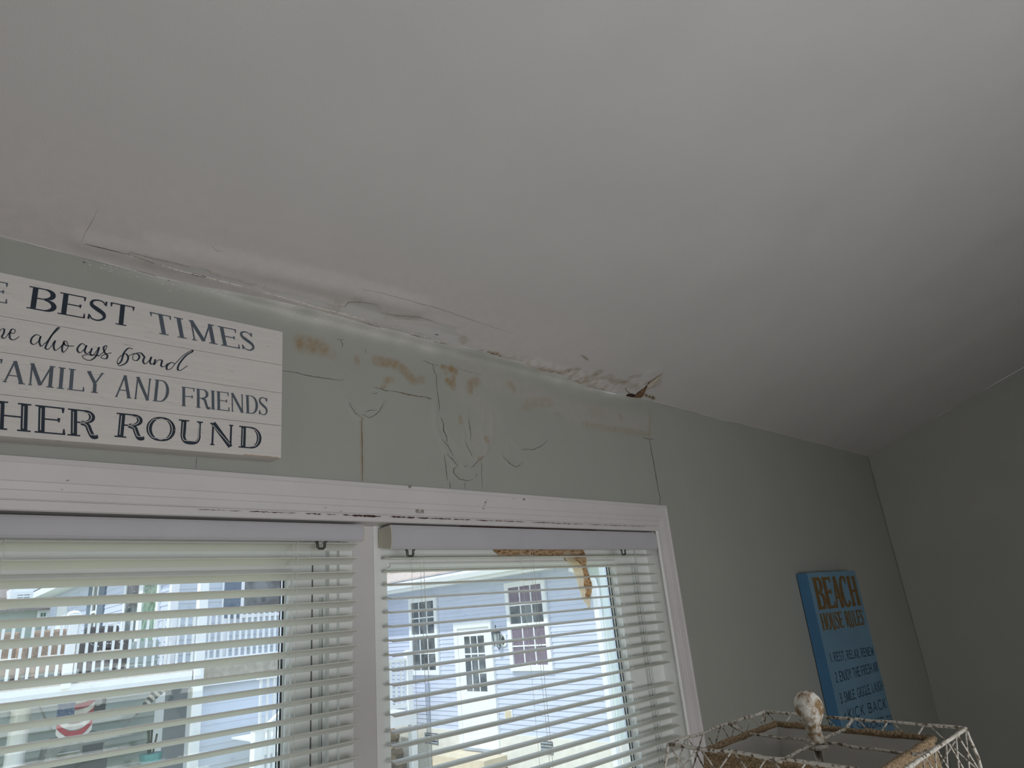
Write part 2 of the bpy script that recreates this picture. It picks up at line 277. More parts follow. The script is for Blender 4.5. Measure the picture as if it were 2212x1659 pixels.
c_low = [(975.5, 742), (945, 737), (920.5, 730), (894, 722), (865, 718), (849, 717), (833, 710), (808.7, 699.7), (780, 690)]
peel_polys = [c_main[3:11] + c_up[::-1], [(569, 611.7)] + c_up2[1:] + [(823, 675), (853, 681), (833, 699), (747.6, 676), (692.5, 662.4), (611, 639), (560, 625)], [(853, 681)] + c_up3[2:] + [(945, 735), (884, 715), (833, 699)], c_low[::-1] + [(975.5, 742.4), (935, 730), (884, 715), (833, 699), (780, 687)]]
ceil_stains = [([(1055, 762), (1066, 764), (1079, 770)], 4, 1.1), ([(1036, 757), (1042, 757)], 2, .8), ([(1088, 774), (1120, 783), (1160, 794)], 4, .5), ([(1165, 794), (1190, 800), (1212, 807)], 5, .9), ([(1212, 800), (1248, 798)], 4, .8), ([(1215, 812), (1232, 812)], 5, .7), ([(1248, 820), (1275, 816), (1292, 804)], 7, .8), ([(1270, 830), (1300, 838)], 5, .6), ([(1295, 842), (1312, 850)], 5, .9),
    ([(1300, 815), (1316, 811), (1322, 820)], 5, .6), ([(1325, 824), (1338, 822), (1348, 826)], 5, .9), ([(1355, 824), (1362, 815), (1380, 812)], 4, .6), ([(1360, 832), (1378, 838)], 6, .5), ([(1392, 828), (1425, 812), (1430, 808)], 3, .9), ([(1420, 815), (1422, 830), (1405, 838)], 6, .55), ([(1392, 852), (1397, 855), (1408, 858), (1412, 862)], 3.5, 1.1), ([(1310, 852), (1335, 857)], 3, .8), ([(1375, 866), (1385, 868)], 4, .5),
    ([(1256, 768), (1264, 773), (1270, 778)], 2, .7), ([(724, 656), (716, 668)], 8, .3), ([(768, 643), (772, 648)], 5, .35), ([(1000, 733), (1004, 738)], 6, .45), ([(840, 684), (900, 686)], 6, .3)]
sag = [(1150, 790), (1230, 815), (1320, 848)]
def ceil_h(X, S):
    h = 0.0025 * nz(X, S, .35, 11) + 0.0012 * nz(X, S, 1.4, 12)
    near = sm(1 - S / 1.0)
    d = segdist(X, S, Cs(c_main)); h = h + .007 * sm(1 - d / .05) * (S < .6)
    for poly in peel_polys: h = np.where(inpoly(X, S, Cs(poly)), h - .0016, h)
    d = segdist(X, S, Cs([(340, 540), (560, 585), (760, 628), (900, 665)])); h = h + .010 * sm(1 - d / .07)
    d = segdist(X, S, Cs(sag)); h = h + .010 * sm(1 - d / .06)
    d = segdist(X, S, Cs([(1405, 806), (1380, 850)])); h = h + .005 * sm(1 - d / .05)
    d = segdist(X, S, Cs([(1350, 856), (1395, 835)])); h = h + .003 * sm(1 - d / .05)
    mold = sm(1.2 - segdist(X, S, Cs([(1080, 772), (1180, 800), (1280, 822), (1370, 838), (1400, 850)])) / .045); h = h + .0022 * mold * nz(X, S, 18, 5)
    for k, xx in enumerate((1.15, 2.37, 3.59, 4.81)):      # taped board joints, barely proud
        h = h + .0035 * np.exp(-((X - xx) / .12) ** 2)
    return h
xs2 = uniq(np.concatenate([np.arange(LEFT_X, 0.1, .1), np.arange(0.1, 3.9, .007), np.arange(3.9, RIGHT_X, .04), [RIGHT_X]]))
ss = uniq(np.concatenate([np.arange(0, .62, .007), np.arange(.62, 4.15, .06), [4.15]]))
X2, S2 = np.meshgrid(xs2, ss, indexing='ij')
H2 = ceil_h(X2, S2); st2 = np.zeros(X2.shape); pe2 = sm(1 - S2 / .45) * .7 * sm((2.6 - X2) / .8)
for ln, r, a in ceil_stains: st2 = np.maximum(st2, a * sm(1.35 - segdist(X2, S2, Cs(ln)) / (r * MPX * 1.3)) * (.8 + .9 * nz(X2, S2, 30, 9)))
for poly in peel_polys: pe2 = np.where(inpoly(X2, S2, Cs(poly)), 0.0, pe2)
st2 = np.maximum(st2, .55 * sm(1.15 - segdist(X2, S2, Cs([(1090, 776), (1180, 797), (1250, 812), (1320, 832), (1395, 830)])) / .05) * np.clip(.25 + 1.6 * nz(X2, S2, 22, 21), 0, 1))
pe2 = np.maximum(pe2, .6 * sm(1.3 - segdist(X2, S2, Cs([(1170, 790), (1240, 805), (1330, 832), (1400, 830)])) / .06))
P2 = np.stack([X2, -S2, zc(X2, -S2)], -1) - H2[..., None] * CN
ceiling = gridmesh('ceiling', xs2, ss, P2, {'stain': st2, 'peel': pe2}, np.ones((len(xs2) - 1, len(ss) - 1), bool), CEILM, kind='structure')
g = G(); pts = []; rr = []
for xx in np.arange(0.0, RIGHT_X - .01, .03):
    R_ = 0.034 * float(sm((xx - 0.45) / 0.5) * (1 - 0.9 * sm((xx - 2.25) / 0.35))); yy = -R_ - .001 - .0015 * (math.sin(xx * 9) + math.sin(xx * 23.3)) ; pts.append((xx, yy, zc(xx, yy) - .0005 + .001 * math.sin(xx * 14))); rr.append(.0016 * (1 + .5 * math.sin(xx * 17) + .4 * math.sin(xx * 41)) + .0003)
g.tube(pts, rr, 5); g.build('joint_bead', CEILM, ceiling)
ceil_lines = [(CRACK, .9, c_main[:4]), (CRACKB, .4, c_main[3:6]), (CRACK, 2.0, [(408, 585), (425, 589.5), (450, 596)]), (EDGE, 1.0, c_main[5:11]), (EDGE, .9, c_main[10:]), (EDGE, 1.1, c_up[4:9]), (EDGE, 1.2, c_up[8:]), (EDGE, .6, c_up2[:5]), (EDGE, .8, c_up2[4:7]), (EDGE, .9, c_fold), (CRACKB, .6, c_up[:5]), (CRACKB, .5, c_up2[5:]), (CRACKB, .5, c_up3[:5]), (CRACKB, .8, c_low[:5]), (CRACKB, .5, c_low[4:]), (CRACK, 1.0, [(939, 721), (944, 722.5), (948, 723)]), (CRACK, .9, [(697, 662), (700, 664)]),
    (CRACKB, .4, [(212, 450), (198, 480), (182, 505), (176, 520)]), (CRACKB, .3, [(455, 528), (468, 539), (484, 541)]), (CRACKB, .3, [(780, 620), (830, 630), (900, 650), (1010, 688), (1100, 718)]), (CRACKB, .5, [(276, 580), (318, 590), (360, 604), (400, 614)]), (CRACK, .7, [(1116, 800), (1150, 808), (1180, 818)]), (CRACKB, 1.0, [(1300, 848), (1330, 858), (1345, 862), (1366, 864)]), (CRACK, .8, [(1351, 838), (1354, 845), (1362, 849)]), (CRACKB, .7, [(1258, 768), (1266, 774), (1271, 778)]), (CRACK, .6, [(1300, 776), (1301, 777)]), (CRACK, .7, [(1342, 863), (1347, 858.5), (1353, 857)]), (CRACKB, 1.2, [(1404, 826), (1412, 820), (1418, 816)])]
for m_, wd, pts in ceil_lines:
    g = G(); g.add(*ribbon(pts, wd * 1.5, .0014, ceil_h, 'ceiling')); g.build('crack' if m_ is not EDGE else 'torn_edge', m_, ceiling)
def ceilpatch(name, pts, m, off, th=.0015, curl=None):
    g = G(); L = []
    for i, (x, y) in enumerate(pts):
        p = hitceil(x, y); h = float(ceil_h(np.array([p[0]]), np.array([-p[1]]))[0]); c = curl[i] if curl else 0
        L.append(p - CN * (h + off + c))
    return g.prism(L, CN * th).build(name, m, ceiling)
HOLE = mat('shaded_lath', (0.045, 0.022, 0.012), 0.95, 0.4, 60); FLAP = mat('wet_brown_paper', (0.20, 0.115, 0.065), 0.9, 0.2, 50)  # lath brown darkened to stand in for the shade inside a hole
ceilpatch('torn_hole', [(1342, 862), (1350.5, 855), (1355, 850), (1364.6, 849), (1371, 851), (1381, 841), (1396, 830), (1404, 822), (1397, 832), (1389, 843.4), (1384, 854), (1367, 857), (1349, 858)], HOLE, .0015)
ceilpatch('torn_flap', [(1371, 851), (1380, 842), (1396, 830), (1389, 843), (1385, 849), (1382, 854), (1370, 856)], FLAP, .003, .0012, [0, .002, .004, .012, .014, .010, .003])
ceilpatch('torn_flap', [(1396, 830), (1408, 822), (1420, 813), (1430, 808), (1418, 817), (1408, 825), (1398, 832)], mat('curled_paint', (0.50, 0.44, 0.36), .9, .1, 40), .003, .0012, [0, .002, .003, 0, .010, .012, .008])
for x, y in ((1396, 854), (1403, 857), (1408, 859), (1412, 858), (1062, 764), (1066, 767), (1079, 771)):
    a = [(x + 2.2 * math.cos(t) * random.uniform(.5, 1.1), y + 2.6 * math.sin(t) * random.uniform(.6, 1.1)) for t in np.linspace(0, 5.4, 7)]
    ceilpatch('mold_spot', a, CRACKB, .001, .0008)
# ---- other walls, floor, trim
RW = mat('side_wall_paint', (0.36, 0.36, 0.335), 0.85, 0.025, 3.0, spec=0.2, bump=0.2, bscale=180)
g = G(); yb = BACK_Y
g.add([(RIGHT_X, 0, 0), (RIGHT_X, yb, 0), (RIGHT_X, yb, zc(RIGHT_X, yb)), (RIGHT_X, 0, zc(RIGHT_X, 0)), (RIGHT_X + .12, .14, 0), (RIGHT_X + .12, yb, 0), (RIGHT_X + .12, yb, zc(RIGHT_X, yb) + .1), (RIGHT_X + .12, .14, zc(RIGHT_X, 0) + .1)], [(0, 1, 2, 3), (4, 5, 6, 7), (3, 2, 6, 7), (0, 3, 7, 4), (1, 2, 6, 5)])
rwall = g.build('wall_right', RW, kind='structure')
vs = []
for (x, y, wv) in [(1873, 985, .5), (1876, 998, 1.4), (1880, 1018, .8), (1883, 1032, 1.5), (1889, 1050, .9), (1902, 1100, 1.3), (1915, 1150, .8), (1929.7, 1200, 1.3), (1947, 1258, .9), (1963, 1313, 1.2), (1977, 1366, .8), (1990, 1417, .9), (2002, 1465, .5), (2012, 1500, .2)]:
    p = hit(x, y, 0, RIGHT_X - .002); p[1] = -.004; vs += [(p[0], -.003, p[2]), (p[0] - .0002, -.003 - wv * .0022, p[2])]
G().add(vs, [(2 * i, 2 * i + 1, 2 * i + 3, 2 * i + 2) for i in range(13)]).build('crack', CRACK, rwall)
G().box((LEFT_X - .12, yb, 0), (LEFT_X, .14, 4.2)).build('wall_left', RW, kind='structure')
G().box((LEFT_X, yb - .12, 0), (RIGHT_X, yb, 4.2)).build('wall_back', RW, kind='structure')
flo = empty('floor', kind='structure'); FLM = mat('oak_floor', (0.58, 0.52, 0.44), 0.5, .15, 5, stretch=(1, 12, 1))
FLM2 = mat('oak_floor_dark', (0.53, 0.47, 0.39), 0.5, .15, 5, stretch=(1, 12, 1))
pb = None
for j in range(24):
    y1 = -j * .192; pb = link('plank', G().box((LEFT_X, y1 - .190, -.02), (RIGHT_X, y1, 0)).me('plank'), FLM if j % 3 else FLM2, flo)
CAS = [(0, 0), (0, .020), (.012, .022), (.0155, .0185), (.056, .0165), (.058, .0135), (.076, .0115), (.078, .0085), (.096, .0075), (.099, .0045), (.102, .0105), (.122, .0100), (.125, .006), (.125, 0)]
TL, TR, TT = OPEN_L - .105, 2.838, 2.110
def casing(name, a, b, ina, inb, sc_):
    """trim from outer corner a to b; ina/inb: inward direction at each end (mitred), sc_: scale of width"""
    g = G(); n = len(CAS); vs = []
    for c, d in ((a, ina), (b, inb)):
        for u, p in CAS: vs.append((c[0] + d[0] * u * sc_, -p - .0005, c[1] + d[1] * u * sc_))
    g.add(vs, [(i, (i + 1) % n, n + (i + 1) % n, n + i) for i in range(n)]); return g.build(name, TRIM, kind='structure')
k_ = (TR - OPEN_R) / .125
trim1 = casing('trim_1', (TL, TT), (TR, TT), (k_, -1), (-k_, -1), 1)
casing('trim_2', (TR, TT), (TR, OPEN_B - .1), (-k_, -1), (-k_, 1), 1)
casing('trim_3', (TL, TT), (TL, OPEN_B - .1), (k_, -1), (k_, 1), 1)
casing('trim_4', (TL, OPEN_B - .1), (TR, OPEN_B - .1), (k_, 1), (-k_, 1), 1)
g = G()     # flaked paint gap along the lower edge of the head casing
for a, b, wm in ((420, 520, .4), (530, 640, .6), (655, 690, 1), (700, 722, 1), (735, 820, 1.6), (838, 893, 1.3), (893, 1020, 1.0), (1020, 1130, .8), (1140, 1260, .7), (1262, 1392, .6)):
    n = max(6, int((b - a) / 4)); vs = []
    for i in range(n + 1):
        x = a + (b - a) * i / n; X_ = hit(x, 1113 + (x - 800) * .047, 1, 0)[0]; w2 = .0016 * wm * min(1, 3 * math.sin(math.pi * (i + .2) / (n + .4))) * random.uniform(.15, 1.5); zz = TT - .1065 + random.uniform(-.0008, .0008)
        vs += [(X_, -.0118, zz - w2), (X_, -.0118, zz + w2)]
    g.add(vs, [(2 * i, 2 * i + 1, 2 * i + 3, 2 * i + 2) for i in range(n)])
g.build('paint_chips', mat('chip_red_brown', (0.06, 0.03, 0.025), .9, .3, 60), trim1, kind='stuff')
g = G()
for px, py, r in ((146, 1039, 1.5), (134, 1058, 1), (884, 1052, 3), (887, 1050, 2), (1131, 1079, 3), (1108, 1078, 1.2), (1048, 1086, 2.2), (1046, 1092, 1.6), (1044, 1099, 1.8), (1051, 1080, 1.3), (703, 1097, 1.2), (736, 1105, 1.3), (905, 1104, 4.5), (915, 1105, 4.5)):
    p = hit(px, py, 1, -.0185); a = [(p[0] + r * .0022 * math.cos(t) * random.uniform(.5, 1.2), -.0225 if r < 4 else -.0125, p[2] + r * .0018 * math.sin(t) * random.uniform(.5, 1.2)) for t in np.linspace(0, 5.5, 7)]
    g.add(a, [tuple(range(7))])
g.build('dirt_specks', mat('speck_grey', (0.30, 0.28, 0.25), .9, .3, 60), trim1, kind='stuff')
# jamb liners of the opening
g = G(); g.box((OPEN_L - .02, -.001, OPEN_T), (OPEN_R + .02, .11, OPEN_T + .02)); g.build('trim_5', TRIM, kind='structure')
G().box((OPEN_R, -.001, OPEN_B), (OPEN_R + .02, .11, OPEN_T)).build('trim_6', VINYL, kind='structure')
G().box((OPEN_L - .02, -.001, OPEN_B), (OPEN_L, .11, OPEN_T)).build('trim_7', VINYL, kind='structure')
G().box((OPEN_L - .02, -.03, OPEN_B - .02), (OPEN_R + .02, .11, OPEN_B)).build('trim_8', TRIM, kind='structure')
G().tube([(OPEN_R - .001, -.0085, OPEN_B), (OPEN_R - .001, -.0085, OPEN_T)], .0075, 8).build('trim_9', VINYL, kind='structure')
G().box((1.55, .004, OPEN_T - .004), (2.30, .060, OPEN_T - .0005)).build('rotted_gap', HOLE, [o for o in bpy.data.objects if o.name == 'trim_5'][0])  # dark slab on the soffit stands in for shade inside the rotted gap
# mullion post between the windows
mul = box('trim_10', (1.135, .070, OPEN_B), (1.216, .14, OPEN_T), TRIM, kind='structure', bevel=.002)
# ================================================================ WINDOWS
def window(name, XL, XR, mir):
    """XL..XR clear opening; stepped vinyl frame, sash, glass"""
    wn = empty(name, kind='structure')
    zt, zb = OPEN_T, OPEN_B
    def ring(nm, x0, x1, z0, z1, w_l, w_r, w_t, w_b, y0, y1, m=VINYL, bev=.0015):
        g = G(); g.box((x0, y0, z0), (x0 + w_l, y1, z1)); g.box((x1 - w_r, y0, z0), (x1, y1, z1)); g.box((x0 + w_l, y0, z1 - w_t), (x1 - w_r, y1, z1)); g.box((x0 + w_l, y0, z0), (x1 - w_r, y1, z0 + w_b))
        o = g.build(nm, m, wn); return o
    if not mir:   # left window: right edge steps inwards
        ring('frame', XL, XR, zb, zt, .045, .045, .045, .045, .070, .14)
        ring('frame_step', XL + .045, XR - .045, zb + .045, zt - .045, .026, .026, .02, .02, .087, .14)
        ring('screen_track', XL + .071, XR - .071, zb + .065, zt - .065, .047, .047, .012, .012, .112, .14)
        X0, X1, Zt = XL + .118, 1.017, zt - .077; y0, y1 = .115, .150; gl = .957
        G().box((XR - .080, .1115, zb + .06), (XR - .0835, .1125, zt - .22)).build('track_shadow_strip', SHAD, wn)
        G().box((XR - .0825, .1108, zb + .06), (XR - .0925, .1124, zt - .22)).build('track_strip', mat('grey_green_track', (0.60, .64, .60), .5), wn)
        G().box((X1, .1105, zb + .06), (X1 + .0035, .1124, zt - .1)).build('sash_gap', SHAD, wn)
        w_r = X1 - gl
        ring('sash', X0, X1, zb + .05, Zt + .01, .06, w_r, Zt + .01 - 1.842, .06, y0, y1)
        gx0, gx1, gz0, gz1, gy = X0 + .06, gl, zb + .11, 1.842, .146
        ring('glazing_bead', gx0, gx1, gz0, gz1, .010, .010, .010, .010, .128, .150)
        g = G(); g.box((gx1 - .0185, .1475, gz0), (gx1 - .012, .150, gz1)); g.box((gx1 - .0265, .1475, gz0), (gx1 - .0235, .150, gz1)); g.build('gasket', GASK, wn)
    else:
        ring('frame', XL, XR, zb, zt, .03, .085, .05, .045, .070, .14)
        ring('frame_step', XL + .03, XR - .085, zb + .045, zt - .05, .015, .052, .015, .02, .085, .14)
        X0, X1 = XL + .015, XR - .135; gl = 2.503
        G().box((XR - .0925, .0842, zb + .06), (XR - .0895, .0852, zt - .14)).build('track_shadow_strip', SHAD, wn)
        G().box((XR - .119, .0838, zb + .06), (XR - .1005, .0852, zt - .14)).build('track_strip', mat('grey_green_track', (0.60, .64, .60), .5), wn)
        ring('sash', XL + .004, X1, zb + .05, 1.925, 1.274 - XL - .004, X1 - gl, 1.925 - 1.853, .06, .0835, .115)
        gx0, gx1, gz0, gz1, gy = 1.274, gl, zb + .11, 1.853, .112
        ring('glazing_bead', gx0, gx1, gz0, gz1, .004, .009, .009, .009, .100, .116)
        g = G()
        for a in (.012, .0185, .028): g.box((gx1 - a - .004, .1125, gz0), (gx1 - a, .117, gz1))
        g.build('gasket', GASK, wn)
        g = G(); g.box((gx1 - .024, .1122, gz0), (gx1 - .0195, .1165, gz1)); g.build('spacer', VINYL, wn)
    link('glass_pane', G().box((gx0 - .005, gy, gz0 - .005), (gx1 + .005, gy + .004, gz1 + .005)).me('glass_pane'), GLASS, wn)
    return wn
def bead(wn, x0, x1, z, y): G().tube([(x0, y, z), (x1, y, z)], .0085, 10).build('rail_bead', VINYL, wn)
bead(window('window_1', OPEN_L, 1.135, False), -.2, .952, 1.846, .1155)
bead(window('window_2', 1.216, OPEN_R, True), 1.285, 2.50, 1.857, .085)
# ================================================================ BLINDS
def slat_mesh(L, th, crown=.0048, w=.0500, t=.0034, notch=0):
    """crowned slat along +X, tilted about X by th (near edge up), centre at origin"""
    n = 7; prof = []
    for i in range(n):
        v = -w / 2 + w * i / (n - 1); c = crown * (1 - (2 * v / w) ** 2); prof.append((v, c))
    ring = [(v, c) for v, c in prof] + [(v, c - t) for v, c in prof[::-1]]
    vs = [];
    for x in (0, L):
        for v, c in ring: vs.append((x, v * math.cos(th) - c * math.sin(th) * -1, -v * math.sin(th) + c * math.cos(th)))
    k = len(ring); fs = [(i, (i + 1) % k, k + (i + 1) % k, k + i) for i in range(k)]
    vs = vs + vs; o4 = 2 * k
    fs += [(o4 + i, o4 + i + 1, o4 + k - 2 - i, o4 + k - 1 - i) for i in range(n - 1)] + [(o4 + k + k - 1 - i, o4 + k + k - 2 - i, o4 + k + i + 1, o4 + k + i) for i in range(n - 1)]
    me = bpy.data.meshes.new('slat'); me.from_pydata(vs, [], fs); bm = bmesh.new(); bm.from_mesh(me); bmesh.ops.recalc_face_normals(bm, faces=bm.faces); bm.to_mesh(me); bm.free(); me.shade_smooth()
    try: me.set_sharp_from_angle(angle=math.radians(35))
    except Exception: pass
    me.materials.append(SLAT); return me
def blind(label, XL, XR, ztop, zbot, nsl, th, ladders, vx0, vx1, vzt, vzb, clips, shift=None):
    b = empty('window_blind', (XL, .035, ztop), label=label, category='window blind', group='white horizontal slat blinds on the double window')
    me = slat_mesh(XR - XL, th); pitch = (ztop - zbot) / (nsl - 1)
    for i in range(nsl):
        z = ztop - i * pitch
        if shift and i == shift[0]:
            o = link('slat', slat_mesh(shift[1] - XL, th), None, b, label='short broken slat ending at the cord'); o.location = (0, 0.004, z - ztop - .004)
        else:
            o = link('slat', me, None, b); o.location = (0, 0, z - ztop)
        o.rotation_euler = (random.uniform(-.02, .02), 0, 0)
    cy = .035
    box('bottom_rail', (XL, cy - .025, zbot - pitch - .008), (XR, cy + .025, zbot - pitch + .008), SLAT, b, bevel=.004)
    box('headrail', (XL, .008, vzb + .012), (XR, .062, vzt - .02), SLAT, b)
    dz = .025 * math.sin(th)
    for xl in ladders:
        g = G(); r = .0007
        g.tube([(xl, cy - .0262, vzb + .02), (xl, cy - .0262, zbot - pitch)], r, 5); g.tube([(xl, cy + .0262, vzb + .02), (xl, cy + .0262, zbot - pitch)], r, 5); 
        for i in range(nsl):
            z = ztop - i * pitch - .004; g.tube([(xl, cy - .026, z + dz), (xl, cy + .026, z - dz)], r * .8, 4, False)
        g.build('ladder_cord', CORD, b)
        G().tube([(xl + .012, cy - .029, vzb + .02), (xl + .012, cy - .029, zbot - pitch)], .0009, 5).build('lift_cord', CORD, b)
    # valance: gently curved board with returns
    g = G(); n = 9; fr = []
    for i in range(n):
        a = i / (n - 1); z = vzb + (vzt - vzb) * a; fr.append((-.006 - .0075 * math.sin(math.pi * a) ** .6, z))
    prof = fr + [(.000, vzt), (.000, vzb)]; k = len(prof)
    vs = [(x, y, z) for x in (vx0, vx1) for y, z in prof]
    g.add(vs, [(i, (i + 1) % k, k + (i + 1) % k, k + i) for i in range(k)] + [tuple(range(k))[::-1], tuple(range(k, 2 * k))])
    o = g.build('valance', VALM, b)
    for x0, x1 in ((vx0 - .0035, vx0 - .0005), (vx1 + .0005, vx1 + .0035)):
        G().prism([(x0, y, z) for y, z in fr] + [(x0, .066, vzt - .004), (x0, .066, vzb + .014)], (x1 - x0, 0, 0)).build('end_cap', CAPM, b)
    for xc in clips:
        g = G(); zz = vzb - .001
        g.tube([(xc - .017, .004, zz + .002), (xc - .012, .002, zz - .002), (xc - .011, .002, zz - .016), (xc - .006, .002, zz - .021), (xc + .007, .002, zz - .021), (xc + .012, .002, zz - .016), (xc + .013, .002, zz - .002), (xc + .019, .003, zz + .002)], .0042, 6)
        g.build('mounting_clip', METAL, b)
    return b
blind('white blind with slats tilted toward the room, at the left beneath the plank sign', -.360, 1.124, 1.919 - .0065, .927 - .0065 , 24, math.radians(18), (.20, .905), -.372, 1.130, 1.976, 1.9235, (.99,))
blind('white blind with level slats at the right, torn brown strip behind it', 1.243, 2.716, 1.875, .886, 24, math.radians(-3), (1.36, 1.885, 2.42), 1.237, 2.716, 1.978, 1.899, (1.315, 2.47), (12, 2.44))
# torn rotten strip hanging from the head of the right window
PAP = mat('rotten_wood_paper', (0.66, 0.50, 0.34), .95, .3, 45, bump=.6, bscale=90, col2=(0.90, 0.80, 0.64), thr=(.30, .42), stretch=(2.5, 1, .6), trans=.6)
PAPD = mat('rotten_wood_dark', (0.24, 0.11, 0.045), .95, .3, 60, bump=.6, bscale=90, col2=(0.80, 0.62, 0.42), thr=(.36, .50), stretch=(.8, 1, 2.2), trans=.45)
tp = empty('torn_strip', (2.1, .074, 1.90), label='torn tan strip of rotten backing dangling behind the right blind', category='debris')
def sheet(name, A, B, m, y, amp, th=.002):
    def den(Q):
        q_ = []
        for a_, b_ in zip(Q[:-1], Q[1:]): q_ += [(a_[0] + (b_[0] - a_[0]) * t / 4 + random.uniform(-1.6, 1.6), a_[1] + (b_[1] - a_[1]) * t / 4 + random.uniform(-.8, .8)) for t in range(4)]
        return q_ + [Q[-1]]
    A, B = den(A), den(B)
    g = G(); n = len(A); k = 5; vs = []
    for i in range(n):
        for j in range(k):
            t = j / (k - 1); px = A[i][0] + (B[i][0] - A[i][0]) * t; py = A[i][1] + (B[i][1] - A[i][1]) * t
            yy = y + amp * (math.sin(t * 3.1 + i) * .6 + random.uniform(-.5, .5)); p = hit(px, py, 1, yy); vs.append(p)
    q = [(i * k + j, i * k + j + 1, (i + 1) * k + j + 1, (i + 1) * k + j) for i in range(n - 1) for j in range(k - 1)]
    off = len(vs); vs2 = vs + [v + np.array([0, th, 0]) for v in vs]
    g.add(vs2, q + [tuple(off + c for c in f[::-1]) for f in q]); return g.build(name, m, tp)
sheet('ragged_top', [(1066, 1184), (1080, 1184), (1100, 1184), (1130, 1184), (1160, 1184), (1195, 1184), (1220, 1184), (1260, 1184)], [(1071, 1192), (1082, 1199), (1100, 1200), (1130, 1198), (1160, 1199), (1195, 1201), (1220, 1203), (1264, 1200)], PAPD, .070, .004)
sheet('hanging_strip', [(1198, 1186), (1220, 1203), (1235, 1221), (1238, 1232), (1245, 1250), (1251, 1268), (1254, 1285), (1261, 1296), (1270, 1312)], [(1258, 1186), (1264, 1203), (1265, 1221), (1269, 1232), (1276, 1250), (1280, 1268), (1278, 1285), (1276, 1296), (1276, 1313)], PAP, .069, .004)
sheet('curled_fold', [(1232, 1190), (1240, 1205), (1258, 1222), (1262, 1245), (1263, 1268), (1266, 1290)], [(1262, 1190), (1266, 1205), (1267, 1222), (1274, 1245), (1279, 1268), (1275, 1290)], PAPD, .066, .002)
# ================================================================ LETTERING ENGINE
def quadstrip(pts, ws):
    n = len(pts); vs = []
    for i in range(n):
        a = np.array(pts[max(i - 1, 0)], float); b = np.array(pts[min(i + 1, n - 1)], float); t = b - a; t /= (np.hypot(*t) + 1e-9); nn = np.array([-t[1], t[0]])
        p = np.array(pts[i], float); vs += [p + nn * ws[i] / 2, p - nn * ws[i] / 2]
    return vs, [(2 * i, 2 * i + 1, 2 * i + 3, 2 * i + 2) for i in range(n - 1)]
def arc(cx, cy, rx, ry, a0, a1, T, t, n=18):
    P_, Wd = [], []
    for i in range(n + 1):
        a = math.radians(a0 + (a1 - a0) * i / n); P_.append((cx + rx * math.cos(a), cy + ry * math.sin(a))); Wd.append(t + (T - t) * abs(math.cos(a)) ** 1.3)
    return P_, Wd
def spl(pts, n=8):
    P_ = [np.array(p, float) for p in pts]; P_ = [2 * P_[0] - P_[1]] + P_ + [2 * P_[-1] - P_[-2]]; out = []
    for i in range(1, len(P_) - 2):
        for j in range(n):
            t = j / n; a, b, c, d = P_[i - 1:i + 3]; out.append(.5 * ((2 * b) + (-a + c) * t + (2 * a - 5 * b + 4 * c - d) * t * t + (-a + 3 * b - 3 * c + d) * t ** 3))
    out.append(P_[-2]); return out
